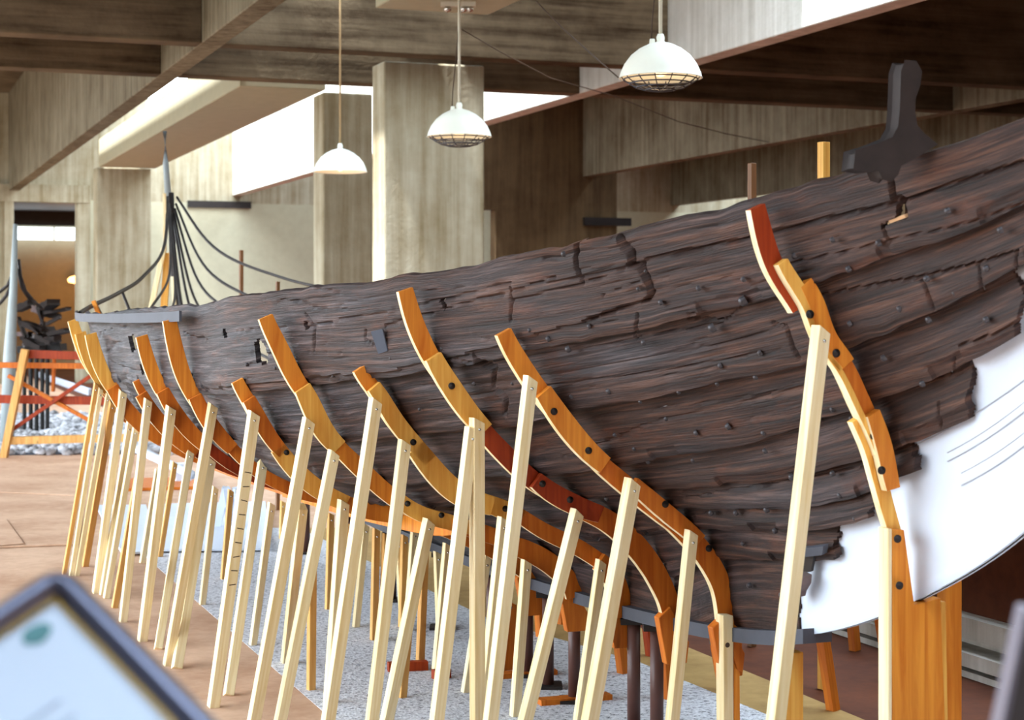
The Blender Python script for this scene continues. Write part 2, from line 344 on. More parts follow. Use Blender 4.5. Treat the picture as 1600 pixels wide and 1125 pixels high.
def station(xk, poly):
    d = K/(xk+223); pb = np.array([hit(x, y, d) for x, y in poly]); pb[-1, 0] = .02; pb[:, 0] = np.maximum(pb[:, 0], .02)
    arc = np.concatenate([[0], np.cumsum(np.hypot(*np.diff(pb, axis=0).T))]); arc /= arc[-1]
    u = [0.0]+[None]*7+[1.0]
    for j, sm in enumerate(SEAM):
        for i in range(len(poly)-1):
            for k in range(len(sm)-1):
                t = seg_int(poly[i], poly[i+1], sm[k], sm[k+1])
                if t is not None: u[j+1] = arc[i]+t*(arc[i+1]-arc[i])
    kn = [i for i in range(9) if u[i] is not None]
    for i in range(9):
        if u[i] is None:
            a = max(k for k in kn if k < i); b = min(k for k in kn if k > i); u[i] = u[a]+(u[b]-u[a])*(i-a)/(b-a)
    u = np.array(u)
    return d, u, np.interp(u, arc, pb[:, 0]), np.interp(u, arc, pb[:, 1])
SEC = {k: station(*v) for k, v in FR.items()}
def norm(k):
    d, u, b, z = SEC[k]; return b/b[0], (z-z[-1])/(z[0]-z[-1])
def cr(xs, ys, x):            # smooth monotone-ish cubic through the stations
    xs = np.asarray(xs, float); ys = np.asarray(ys, float); x = np.asarray(x, float)
    h = np.diff(xs); dl = (np.diff(ys, axis=0).T/h).T
    m = np.zeros_like(ys); m[0] = dl[0]; m[-1] = dl[-1]
    for i in range(1, len(xs)-1):
        w = h[i]/(h[i]+h[i-1]); m[i] = w*dl[i-1]+(1-w)*dl[i]
    i = np.clip(np.searchsorted(xs, x)-1, 0, len(xs)-2); t = (x-xs[i])/h[i]; t = t[..., None] if ys.ndim > 1 else t; hh = h[i][..., None] if ys.ndim > 1 else h[i]
    return (2*t**3-3*t**2+1)*ys[i]+(t**3-2*t**2+t)*hh*m[i]+(-2*t**3+3*t**2)*ys[i+1]+(t**3-t**2)*hh*m[i+1]
BS = [(3.6,.03),(4.4,.25),(5.25,.53),(6.31,.95),(6.73,1.11),(7.19,1.265),(7.66,1.42),(8.16,1.50),(8.8,1.545),(9.45,1.605),(10.7,1.66),(11.5,1.67),(12.3,1.58),(13.2,1.38),(14.4,1.02),(15.6,.62),(16.8,.22),(17.7,.03)]
ZS = [(3.6,.85),(4.4,.50),(5.25,.305),(6.31,.15),(6.73,.11),(7.19,.075),(7.66,.05),(8.16,.03),(8.8,.0),(9.45,-.02),(10.7,-.045),(11.5,-.055),(12.3,-.05),(13.2,.0),(14.4,.10),(15.6,.26),(16.8,.60),(17.7,1.15)]
ZK = [(3.6,.80),(3.9,.25),(4.3,-.25),(4.755,-.624),(5.25,-.895),(5.77,-1.086),(6.31,-1.18),(6.73,-1.22),(7.19,-1.25),(7.66,-1.27),(8.16,-1.29),(9.45,-1.31),(12,-1.29),(14.4,-1.15),(16,-.85),(17,-.35),(17.7,.9)]
g = lambda T, d: cr([a for a, _ in T], [b for _, b in T], d)
STN = [(3.6,'F1'),(4.4,'F1'),(5.25,'F1'),(6.31,'F2'),(6.73,'F3'),(7.19,'F4'),(7.66,'F5'),(8.16,'F6'),(9.45,'F6'),(11.5,'F6'),(13.2,'F5'),(14.4,'F3'),(15.6,'F2'),(16.8,'F1'),(17.7,'F1')]
NB = np.array([norm(k)[0] for _, k in STN]); NZ = np.array([norm(k)[1] for _, k in STN]); ND = [a for a, _ in STN]
def sec(d):
    d = np.atleast_1d(np.asarray(d, float)); bs = g(BS, d); zs = g(ZS, d)+EYE; zk = g(ZK, d)+EYE
    nb = cr(ND, NB, d); nz = cr(ND, NZ, d)
    return bs[:, None]*nb, zk[:, None]+(zs-zk)[:, None]*nz      # (n,9) half breadths, heights

# ------------------------------------------------------------------ the ship
ship = empty('viking_ship', SHIP_LOC, SHIP_ROT)
tag(ship, 'dark weathered clinker-built viking ship hull standing on posts', 'ship')
def hash2(i, j, seed):
    n = (i.astype(np.int64)*374761393+j.astype(np.int64)*668265263+seed*1442695041) & 0x7fffffff
    n = ((n ^ (n >> 13))*1274126177) & 0x7fffffff
    return ((n ^ (n >> 16)) & 0xffff)/65535.0
def vnoise(x, y, seed):
    i = np.floor(x); j = np.floor(y); u = x-i; v = y-j; u = u*u*(3-2*u); v = v*v*(3-2*v)
    a = hash2(i, j, seed); b = hash2(i+1, j, seed); c = hash2(i, j+1, seed); d = hash2(i+1, j+1, seed)
    return (a*(1-u)+b*u)*(1-v)+(c*(1-u)+d*u)*v
def polydist(px, py, line):
    best = np.full(px.shape, 1e9)
    for (x0, y0), (x1, y1) in zip(line[:-1], line[1:]):
        dx, dy = x1-x0, y1-y0; t = np.clip(((px-x0)*dx+(py-y0)*dy)/(dx*dx+dy*dy), 0, 1)
        best = np.minimum(best, np.hypot(px-x0-t*dx, py-y0-t*dy))
    return best
def inpoly(px, py, poly):
    c = np.zeros(px.shape, bool)
    for (x0, y0), (x1, y1) in zip(poly, poly[1:]+poly[:1]):
        k = ((y0 > py) != (y1 > py)) & (px < (x1-x0)*(py-y0)/((y1-y0) or 1e-9)+x0); c ^= k
    return c
def project(L3):   # ship axes -> where the surveyed marks were measured
    c, s = math.cos(SHIP_ROT), math.sin(SHIP_ROT)
    X = SHIP_LOC.x+c*L3[..., 0]-s*L3[..., 1]; Y = SHIP_LOC.y+s*L3[..., 0]+c*L3[..., 1]
    return 800+F*X/Y, HY-F*(L3[..., 2]-EYE)/Y
CRACKS = [ # line, half width (px), depth (m)
 ([(905,376),(902,400),(904,420),(914,441)], 2.2, .022), ([(914,441),(950,430),(985,418)], 1.6, .014),
 ([(968,369),(976,384),(986,392),(988,408),(984,416),(1003,417),(1012,440),(1017,460),(1010,470),(975,480),(936,494),(922,500)], 2.6, .020),
 ([(1010,406),(1090,390),(1176,373),(1290,343),(1400,318),(1450,300),(1530,275),(1640,240)], 2.4, .016),
 ([(1386,262),(1390,285),(1393,312)], 3.4, .03), ([(1403,312),(1409,338)], 4.5, .03),
 ([(480,490),(488,502),(494,515),(492,548)], 1.4, .012), ([(480,512),(530,500),(560,494),(625,484),(690,468),(755,452),(800,441)], 1.5, .012),
 ([(605,508),(660,493),(740,470),(800,455),(870,432)], 1.6, .012), ([(740,566),(776,574),(768,606),(792,622),(788,646)], 2.4, .016),
 ([(700,560),(742,568)], 1.4, .01), ([(800,447),(803,470),(800,500)], 1.4, .01),
 ([(995,494),(992,515),(994,531)], 2, .014), ([(1282,461),(1360,447),(1440,433),(1530,411),(1590,395)], 2, .014),
 ([(1441,440),(1450,460),(1459,483)], 2, .014), ([(1528,412),(1536,455)], 1.8, .012), ([(1588,396),(1590,430)], 1.6, .012),
 ([(1375,355),(1382,372),(1388,382)], 2, .016), ([(850,405),(900,393),(903,400)], 1.2, .008),
 ([(800,470),(860,455),(912,443)], 1.4, .01), ([(945,460),(1005,438)], 1.4, .01), ([(1075,497),(1135,500),(1158,478)], 1.6, .012), ([(1000,525),(1060,517),(1130,506)], 1.4, .01),
 ([(1200,620),(1110,640),(1012,663),(940,695),(880,712)], 2, .010), ([(1210,505),(1230,512),(1240,545),(1246,556)], 2, .014),
 ([(1200,757),(1280,742),(1362,727)], 1.8, .012), ([(1465,632),(1462,668)], 1.6, .012), ([(1483,555),(1484,585)], 1.6, .012), ([(1500,540),(1560,517),(1596,495)], 1.8, .012),
 ([(1050,784),(1130,768),(1200,757)], 1.6, .010), ([(1087,804),(1150,798),(1200,795)], 1.6, .010), ([(590,540),(572,530),(574,515)], 1.4, .01), ([(350,520),(400,512),(450,512)], 1.2, .008), ([(290,520),(300,527),(325,530)], 1.6, .012)]
HOLES = [[(397,536),(404,528),(414,540),(420,560),(417,570),(401,568)], [(686,468),(694,467),(700,482),(694,485)], [(474,503),(480,502),(484,516),(478,517)],
         [(1374,352),(1398,341),(1402,318),(1410,320),(1410,338),(1416,342),(1400,349),(1380,356)], [(200,526),(209,522),(214,545),(206,552)], [(218,570),(225,566),(228,583),(222,586)], [(347,516),(352,514),(356,528),(351,530)]]
PROUD = [(0,200),(965,368),(984,392),(988,410),(985,417),(1002,418),(1012,440),(1016,460),(1008,470),(975,479),(936,493),(920,500),(800,535),(600,580),(0,640)]
ENDX = [1e9, 1e9, 1592, 1511, 1427, 1365, 1300, 1246]
TH = .024
def strake_grid(k, ds, nu, over=.03, fine=True, side=1):
    B, Z = sec(ds)
    b0, z0, b1, z1 = B[:, k], Z[:, k], B[:, k+1], Z[:, k+1]
    tb, tz = b1-b0, z1-z0; w = np.hypot(tb, tz); nb, nz = -tz/w, tb/w   # outward: (b up when z falls)
    u = np.linspace(0, 1, nu)[None, :]; ext = np.minimum(over/w, .3)[:, None] if k < 7 else 0
    uu = u*(1+ext)
    off = -.046+.050*np.clip(uu, 0, 1)**1.6 if k < 7 else -.04+.036*uu
    ds2 = np.repeat(ds[:, None], nu, 1); s = (ds2-SD)/CC; v = uu*w[:, None]+k*3.1
    curve = .10*w[:, None]*uu*(1-uu)*.6
    def place(o):
        return np.stack([-(b0[:, None]+tb[:, None]*uu+nb[:, None]*o), s, z0[:, None]+tz[:, None]*uu+nz[:, None]*o], -1)
    o = off+curve
    if fine:
        px, py = project(place(o))
        n = (vnoise(s*1.5, v*40, 3+k)-.5)*.0036+(vnoise(s*4, v*95, 23+k)-.5)*.003+(vnoise(s*.8, v*5, 40+k)-.5)*.006+(vnoise(s*12, v*24, 53+k)-.5)*.0016
        rid = np.abs(vnoise(s*.55+9*k, v*15, 61+k)-.5)+.16*np.clip(.62-vnoise(s*1.1, v*4, 71+k), 0, 1)*2
        n -= .011*np.clip(1-rid/.030, 0, 1)
        rid = np.abs(vnoise(s*1.2+5*k, v*31, 81+k)-.5)+.2*np.clip(.6-vnoise(s*1.6, v*5, 77+k), 0, 1)*2; n -= .006*np.clip(1-rid/.035, 0, 1)
        for ln, hw, dp in CRACKS:
            m = (px > min(p[0] for p in ln)-12) & (px < max(p[0] for p in ln)+12)
            if not m.any(): continue
            dd = polydist(px[m], py[m], ln)+(vnoise(s[m]*30, v[m]*40, 91)-.5)*1.6; n[m] -= dp*np.clip(1.45-dd/(hw*1.05), 0, 1)
        if k == 0: n += np.where(inpoly(px, py, PROUD), .006, -.007)
        # ragged lower edge
        n -= .012*np.clip((uu-.93)/.08, 0, 1)*(vnoise(s*5, v*0+k, 17+k) > .72)
        o = o+n
        rag = (vnoise(s*3.5, v*0+k, 5+k)-.5)*.018+(vnoise(s*14, v*0+k, 6+k)-.5)*.008
        if k == 0: uu = uu+(1-np.clip(uu*3, 0, 1))*np.maximum(rag*1.2+.01, 0)/w[:, None]
        uu = uu+np.clip(uu*4-3, 0, 1.3)*rag*(.8 if k < 7 else .2)/w[:, None]
    return place(o), place(o-TH), np.stack([s, v], -1)
def strake_obj(k, ds, nu, fine, side, jag=True):
    P, Q, UV = strake_grid(k, ds, nu, .03, fine, side)
    n, m = P.shape[:2]; idx = np.arange(n*m).reshape(n, m)
    quads = np.stack([idx[:-1, :-1], idx[1:, :-1], idx[1:, 1:], idx[:-1, 1:]], -1).reshape(-1, 4)
    cen = P.reshape(-1, 3)[quads].mean(1); px, py = project(cen); keep = np.ones(len(quads), bool)
    if jag:
        vv = UV.reshape(-1, 2)[quads].mean(1)[:, 1]
        e = ENDX[k]+(vnoise(vv*17, vv*0+k, 7)-.5)*22+(vnoise(vv*60, vv*0+k, 8)-.5)*9
        keep &= px < e
    if fine:
        for h in HOLES: keep &= ~inpoly(px, py, h)
    quads = quads[keep]
    V = P.reshape(-1, 3); Vi = Q.reshape(-1, 3)
    E = np.concatenate([quads[:, [0, 1]], quads[:, [1, 2]], quads[:, [2, 3]], quads[:, [3, 0]]]); key = np.sort(E, 1)
    _, inv, cnt = np.unique(key, axis=0, return_inverse=True, return_counts=True); be = E[cnt[inv.ravel()] == 1]
    nv = len(V); skirt = np.stack([be[:, 0], be[:, 0]+nv, be[:, 1]+nv, be[:, 1]], -1)
    inner = quads[:, ::-1]+nv
    faces = np.concatenate([quads, skirt, inner]); vs = np.concatenate([V, Vi]); uv = np.concatenate([UV.reshape(-1, 2)]*2)
    if side < 0: vs = vs*np.array([-1, 1, 1]); faces = faces[:, ::-1]
    used = np.unique(faces); rem = np.zeros(len(vs), int); rem[used] = np.arange(len(used)); vs = vs[used]; uv = uv[used]; faces = rem[faces]
    me = bpy.data.meshes.new('hull_plank'); me.vertices.add(len(vs)); me.vertices.foreach_set('co', vs.ravel())
    me.loops.add(faces.size); me.loops.foreach_set('vertex_index', faces.ravel().astype(np.int32))
    me.polygons.add(len(faces)); me.polygons.foreach_set('loop_start', np.arange(0, faces.size, 4, dtype=np.int32)); me.polygons.foreach_set('loop_total', np.full(len(faces), 4, np.int32))
    ul = me.uv_layers.new(name='UVMap'); ul.data.foreach_set('uv', uv[faces.ravel()].ravel())
    me.update(calc_edges=True); me.validate(); me.polygons.foreach_set('use_smooth', [True]*len(me.polygons))
    if hasattr(me, 'set_sharp_from_angle'): me.set_sharp_from_angle(angle=math.radians(38))
    return link('hull_plank', me, M['hull'], ship)
NEAR = 3.75
planks = []
for k in range(8):
    ds = np.concatenate([np.arange(NEAR, 8.4, .0046), np.arange(8.4, 12.25+.35*math.sin(k*2.1), .007)])
    planks.append(strake_obj(k, ds, (42, 36, 30, 24, 20, 18, 16, 20)[k], True, 1))
for k in range(8):
    strake_obj(k, np.linspace(NEAR if k < 3 else (5.0+.12*k), 12.1, 160), 5, False, -1, False)
# the white sheet that stands in for the lost planks at this end
def sheet_off(d, b, z, j):
    x, y = project(np.array(loc(d, b, z))); k = min(j, 7.0)
    e = np.interp(k, [2, 3, 4, 5, 6, 7], [1590, 1545, 1470, 1400, 1330, 1270])
    q = b-.058+.012*float(np.clip((x-e)/160, 0, 1))        # eases into the flat deadwood where the two sides meet
    return .5*(q+.004+math.sqrt((q-.004)**2+.0016))-b
def sheet(side, d0, d1, lines):
    ds = np.linspace(d0, d1, 90); B, Z = sec(ds); rows = []
    for j in range(2, 9):
        n = 4 if j < 8 else 1
        for t in range(n):
            f_ = t/n; k2 = min(j+1, 8); rows.append((B[:, j]*(1-f_)+B[:, k2]*f_, Z[:, j]*(1-f_)+Z[:, k2]*f_))
    vs = []; m = len(rows)
    for thick in (0, -.008):
        for i in range(len(ds)):
            for q, (b, z) in enumerate(rows): vs.append(((-max(b[i]+sheet_off(ds[i], b[i], z[i], 2+q/4)+thick, .004))*side, (ds[i]-SD)/CC, z[i]))
    fs = []; n = len(ds); q = n*m
    for i in range(n-1):
        for j in range(m-1):
            a = i*m+j; fs.append((a, a+1, a+m+1, a+m)); fs.append((q+a, q+a+m, q+a+m+1, q+a+1))
    for i in range(n-1):
        for j in (0, m-1): a = i*m+j; fs.append((a, a+m, q+a+m, q+a))
    o = link('infill_sheet', mesh('infill_sheet', vs, fs, True), M['white'], ship); o['label'] = 'white smooth infill sheet'
    if lines:
        for j, dz in ((4, -.02), (4, .02), (5, -.015), (5, .01), (6, -.02), (6, .015)):
            pts = [Vector((-(B[i, j]+sheet_off(ds[i], B[i, j], Z[i, j], j)+.001), (ds[i]-SD)/CC, Z[i, j]+dz+.01*math.sin(i*.12+j))) for i in range(0, 90, 2) if ds[i] < 5.15-.07*j+.3]
            MB().tube(pts, .0016, 5).build('pencil_line', M['pencil'], o)
    return o
inf = sheet(1, 3.7, 6.1, True); sheet(-1, 3.7, 6.1, False)
# keel rail, sheer strip, iron rods of the lost end
def keel_pts(d0, d1, n, dz=0): return [loc(d, 0, float(g(ZK, np.array(d)))+EYE+dz) for d in np.linspace(d0, d1, n)]
def ribbon(pts, across, up):   # flat bar following a line
    mb = MB(); P = [Vector(p) for p in pts]; a = Vector(across); u = Vector(up); vs = []
    for p in P: vs += [p, p+a, p+a+u, p+u]
    fs = [(0, 1, 2, 3), tuple(4*(len(P)-1)+i for i in (3, 2, 1, 0))]
    for i in range(len(P)-1):
        for e in range(4): fs.append((4*i+e, 4*i+(e+1)%4, 4*i+4+(e+1)%4, 4*i+4+e))
    return mb.add(vs, fs)
kp = keel_pts(5.78, 15.8, 60, -.03)
o = ribbon([p+Vector((-.055, 0, 0)) for p in kp], (.11, 0, 0), (0, 0, .05)).build('keel_rail', M['iron'], ship); o['label'] = 'grey iron keel rail'
def sheerline(j, d0, d1, n, side=1, off=.0):
    ds = np.linspace(d0, d1, n); B, Z = sec(ds); return [Vector((-(B[i, j]+off)*side, (ds[i]-SD)/CC, Z[i, j])) for i in range(n)]
o = ribbon([p+Vector((0, 0, -.075+.045*i/39)) for i, p in enumerate(sheerline(0, 8.75, 12.3, 40, 1, .012))], (-.012, 0, 0), (0, 0, .05)).build('sheer_strip', M['iron'], ship); o['label'] = 'flat grey iron strip along the rim'
for j, d0 in ((0, 12.3), (1, 12.6), (2, 12.6), (3, 12.6)):
    MB().tube(sheerline(j, d0, 17.62, 60), .016 if j == 0 else .013, 6).build('iron_rod', M['darkiron'], ship, True)
for j, d0 in ((0, 10.2), (1, 11.2), (2, 11.2), (3, 11.2), (4, 11.2)):
    MB().tube(sheerline(j, d0, 17.62, 60, -1), .014, 6).build('iron_rod', M['darkiron'], ship, True)
# upright ties between the rods on the near quarter
for dd in (14.6, 13.4):
    B, Z = sec(np.array([dd])); MB().tube([loc(dd, B[0, j], Z[0, j]) for j in (0, 1, 2)], .013, 6).build('rod_tie', M['darkiron'], ship, True)
# far stem
st_pts = [loc(16.4, 0, EYE-.72), loc(17.0, 0, EYE-.35), loc(17.4, 0, EYE+.15), loc(17.62, 0, EYE+.6), loc(17.7, 0, EYE+1.15)]
MB().tube(st_pts, [.05, .05, .045, .035, .03], 8).build('stem_post', M['oldoak'], ship, True)
def brd(name, p0, p1, w, t, mat, parent, inv=True):
    mb = MB(); p0, p1 = Vector(p0), Vector(p1); ax = (p1-p0).normalized(); sd = ax.cross(Vector((0, 1, 0))).normalized(); th = sd.cross(ax)
    P = []
    for p in (p0, p1):
        for a, b in ((-1,-1),(1,-1),(1,1),(-1,1)): P.append(p+sd*a*w/2+th*b*t/2)
    if inv: P = [to_loc(q) for q in P]
    return mb.hexa(P).build(name, mat, parent, False, .003)
for x0, y0, x1, y1, dd, w, mm in ((257,302,258,392,17.3,.03,'pale'),(256,388,231,505,17.1,.05,'pale'),(262,395,255,500,17.15,.07,'amberl'),(270,432,274,500,17.0,.035,'pale'),(146,470,155,492,12.6,.03,'amber')):
    brd('stem_brace', at(x0, y0, dd), at(x1, y1, dd), w, .03, M[mm], ship)
MB().tube([to_loc(at(257.5, 205, 17.75)), to_loc(at(259, 255, 17.74)), to_loc(at(263, 312, 17.70))], [.022, .03, .034], 8).build('stem_pole', M['greypost'], ship, True)
# timbers standing up at the near rim: the dark T-shaped knee
kb, kz = hit(1392, 262, 4.92)
def knee():
    # profile measured in the ship's long direction (a) and height (h), then rounded by depth
    D = 4.62
    prof = [(1338,262),(1341,240),(1372,231),(1398,220),(1409,200),(1412,170),(1413,140),(1414,112),(1418,99),(1428,100),(1435,112),(1432,132),(1425,152),(1424,175),(1428,198),(1440,213),(1460,223),(1430,240),(1404,254),(1398,270),(1390,278),(1384,276),(1376,260),(1358,262)]
    base = [to_loc(at(x, y, D)) for x, y in prof]; bm = bmesh.new(); dv = Vector((0, 1, 0))
    n = len(base); rings = []
    c = sum(base, Vector())/n
    for o_, s_ in ((0, .82), (.008, .96), (.03, 1.0), (.052, .96), (.06, .82)):
        ring = []
        for i, p in enumerate(base):
            a = base[i-1]; b = base[(i+1) % n]; t = (b-a).normalized(); nn = t.cross(dv).normalized()
            q = p+dv*o_+nn*(.012*(1-s_)/.18)*(1)
            ring.append(bm.verts.new(q))
        rings.append(ring)
    for r0, r1 in zip(rings[:-1], rings[1:]):
        for i in range(n): bm.faces.new((r0[i], r0[(i+1) % n], r1[(i+1) % n], r1[i]))
    bm.faces.new(rings[0][::-1]); bm.faces.new(rings[-1])
    bmesh.ops.recalc_face_normals(bm, faces=bm.faces); bmesh.ops.triangulate(bm, faces=[f for f in bm.faces if len(f.verts) > 4])
    me = bpy.data.meshes.new('rim_knee'); bm.to_mesh(me); bm.free(); o = link('rim_knee', me, M['oldoak'], ship); o['label'] = 'dark T-shaped timber knee'
    for p in me.polygons: p.use_smooth = True
    me.set_sharp_from_angle(angle=math.radians(40))
    return o
knee()
# patches and splinters
def on_hull(x, y, lift=.02):       # the point of the hull where a mark was seen: walk the line of sight
    best = None
    for d in np.arange(3.8, 12.2, .01):
        b, z = hit(x, y, d); B, Z = sec(np.array([d])); bb = np.interp(-z, -Z[0], B[0])
        if Z[0, -1] <= z <= Z[0, 0]+.03:
            e = b-bb
            if best is not None and best[0]*e < 0 and abs(best[0]-e) < .2:
                t = best[0]/(best[0]-e); dd = best[1]+t*.01; b, z = hit(x, y, dd); return dd, b, z
            best = (e, d)
    return None
def hull_n(d, z):
    B, Z = sec(np.array([d])); e = .05; b0 = np.interp(-(z+e), -Z[0], B[0]); b1 = np.interp(-(z-e), -Z[0], B[0])
    n = Vector((-(2*e), 0, -(b0-b1))) ; Bn, Zn = sec(np.array([d+.2])); bd = (np.interp(-z, -Zn[0], Bn[0])-np.interp(-z, -Z[0], B[0]))/(.2/CC)
    return Vector((-1, bd, -(b0-b1)/(2*e))).normalized()
def strake_of(d, z):
    B, Z = sec(np.array([d])); return int(np.clip(np.searchsorted(-Z[0], -z)-1, 0, 7))
RIV = [(1160,471,9),(1112,513,8),(887,546,6),(997,452,4),(1091,451,5),(1161,437,5),(1032,473,5),(880,397,5),(1005,536,5),(1187,552,5),(856,530,5),(827,516,4),(1325,421,6),(1405,483,6),(1447,436,6),(1490,458,5),(1372,380,6),(1327,506,5),
 (892,620,4),(950,612,5),(1087,677,5),(990,702,4),(1192,677,5),(1195,705,5),(1082,720,4),(1012,722,4),(1137,667,6),(1110,802,5),(1149,802,5),(1197,797,6),(1125,572,5),(947,780,4),(1236,746,6),(1312,774,6),(1008,424,3),(920,510,4),(610,560,3),(690,545,4),(520,588,3),(470,582,3),
 (560,600,3),(655,640,3),(740,600,4),(1260,470,6),(1300,640,5),(1330,655,5),(1255,690,5),(1180,590,5),(1120,600,4),(1060,613,4),(1000,628,4),(1210,830,5),(1160,850,4),(1110,880,4),(1380,560,6),(1450,500,6),(1540,420,6),(1562,360,6),(1480,330,6),(1240,400,5),(1300,375,5),(1220,930,5),(1170,915,5),(1540,500,6),(1440,600,6),(1300,740,5),(1250,800,5),(1335,810,5),(1040,655,4),(960,680,4),(800,600,3),(430,575,3),(385,570,3),(300,585,3)]
rv = MB(); rv.lathe([(1, -.6), (1, .1), (.85, .35), (.5, .55), (.0001, .62)], 10); rme = None
for x, y, r in RIV:
    h = on_hull(x, y)
    if not h: continue
    d, b, z = h; n = hull_n(d, z); k = strake_of(d, z)
    if rme is None:
        ro = rv.build('iron_rivet', M['rivet'], planks[k], True); rme = ro.data
    else:
        ro = bpy.data.objects.new('iron_rivet', rme); col.objects.link(ro); ro.parent = planks[k]
    sc = r*.9/F*d; ro.matrix_local = Matrix.Translation(loc(d, b, z)+n*.0) @ n.to_track_quat('Z', 'Y').to_matrix().to_4x4() @ Matrix.Diagonal((sc, sc, sc*1.2, 1))
def chip(name, poly, mat, lift, th, label=None):
    P = []
    for x, y in poly:
        h = on_hull(x, y)
        if not h: return
        P.append(loc(*h)+hull_n(h[0], h[2])*(lift-.022))
    n = hull_n(*[on_hull(*poly[0])[i] for i in (0, 2)])
    o = MB().prism(P, n*th).build(name, mat, planks[0] if False else ship); 
    if label: o['label'] = label
chip('slate_patch', [(580,518),(598,514),(606,548),(592,553)], M['slate'], .020, .004, 'smooth slate-grey patch')
chip('wood_splint', [(1372,352),(1396,343),(1400,347),(1376,356)], M['splint'], -.02, .012, 'pale new wood splint')
chip('wood_splint', [(398,560),(418,558),(420,568),(402,570)], M['white'], -.05, .012, 'white filler in the plank hole')
chip('stain_patch', [(1478,800),(1500,772),(1540,765),(1546,790),(1530,830),(1490,838)], M['stain'], -.025, .0008, 'faint grey patch on the white sheet')
chip('rim_clamp', [(1262,852),(1298,848),(1296,862),(1262,866)], M['iron'], .03, .02, 'dark grey iron plate'); 
chip('rim_clamp', [(1255,868),(1275,866),(1270,892),(1252,894)], M['darkiron'], .02, .01)
chip('timber_stub', [(1250,897),(1262,892),(1272,897),(1271,910),(1264,922),(1262,930),(1252,931),(1248,920)], M['oakend'], .03, .05, 'grey timber stub')

# ------------------------------------------------------------------ curved templates standing along the hull
FD = {'F1': K/(1428+223), 'F2': K/1375, 'F3': K/1289, 'F4': K/1206, 'F5': K/1132, 'F6': K/1063, 'F7': 8.95, 'F8': 9.58, 'F9': 10.2, 'F10': 11.05, 'F11': 11.75}
def sec_curve(d, off=.002, n=120):
    B, Z = sec(np.array([d])); pb = np.stack([B[0], Z[0]], 1)
    for xk, poly in FR.values():     # where a template was surveyed its own line is used
        if abs(K/(xk+223)-d) < .02:
            pb = np.array([hit(x, y, d) for x, y in poly]); pb[:, 0] = np.maximum(pb[:, 0], .015)
    arc = np.concatenate([[0], np.cumsum(np.hypot(*np.diff(pb, axis=0).T))]); pb = cr(arc, pb, np.linspace(0, arc[-1], n))
    for _ in range(3): pb[1:-1] = .25*pb[:-2]+.5*pb[1:-1]+.25*pb[2:]
    t = np.gradient(pb, axis=0); t /= np.linalg.norm(t, axis=1)[:, None]; nn = np.stack([-t[:, 1], t[:, 0]], 1)
    return pb+nn*off, nn
TT = .032
def board(parent, d, y0, y1, off0, off1, w, layer, mat, taper=.15, wpos=None):
    P, nn = sec_curve(d); w = w*.9; pts = [w_of(d, b, z) for b, z in P]; ys = np.array([HY-F*(p.z-EYE)/p.y for p in pts])
    i0 = int(np.argmin(abs(ys-y0))); i1 = int(np.argmin(abs(ys-y1))); ii = range(i0, max(i1, i0+3)+1)
    s0 = (d-SD)/CC+layer*TT; vs = []; m = len(ii)
    for q, i in enumerate(ii):
        if i >= len(P): break
        f_ = q/(m-1); ww = w*(1-taper*(2*f_-1)**2); of = off0+(off1-off0)*f_
        a = P[i]+nn[i]*of; b = P[i]+nn[i]*(of+ww)
        for e in (-TT/2, TT/2):
            vs.append(Vector((-a[0], s0+e, a[1]))); vs.append(Vector((-b[0], s0+e, b[1])))
    m = len(vs)//4; fs = [(0, 1, 3, 2), tuple(4*(m-1)+i for i in (2, 3, 1, 0))]
    for i in range(m-1):
        a = 4*i; fs += [(a, a+4, a+5, a+1), (a+2, a+3, a+7, a+6), (a, a+2, a+6, a+4), (a+1, a+5, a+7, a+3)]
    o = MB().add([SHIP_M @ v-parent.location for v in vs], fs).build('board', mat, parent, False, .002)
    o.data.materials.append(M['pale'])                       # outer edge paler: the window light put into its colour
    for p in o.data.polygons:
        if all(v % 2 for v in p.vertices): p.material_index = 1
    return o
def bolt(parent, x, y, d, layer, r=.0125):
    dd = d+(layer*TT-TT/2-.004)*CC; b, z = hit(x, y, dd); p = w_of(dd, b, z)-parent.location
    mb = MB(); prof = [(.0001, .005), (r*.45, .004), (r*.5, .001), (r, .001), (r, -.004)]
    mb.lathe(prof, 14); q = (-U1).to_track_quat('Z', 'Y').to_matrix()
    mb.v = [q @ v+p for v in mb.v]; return mb.build('bolt', M['darkiron'], parent, True)
GT = 'curved pine templates along the hull'
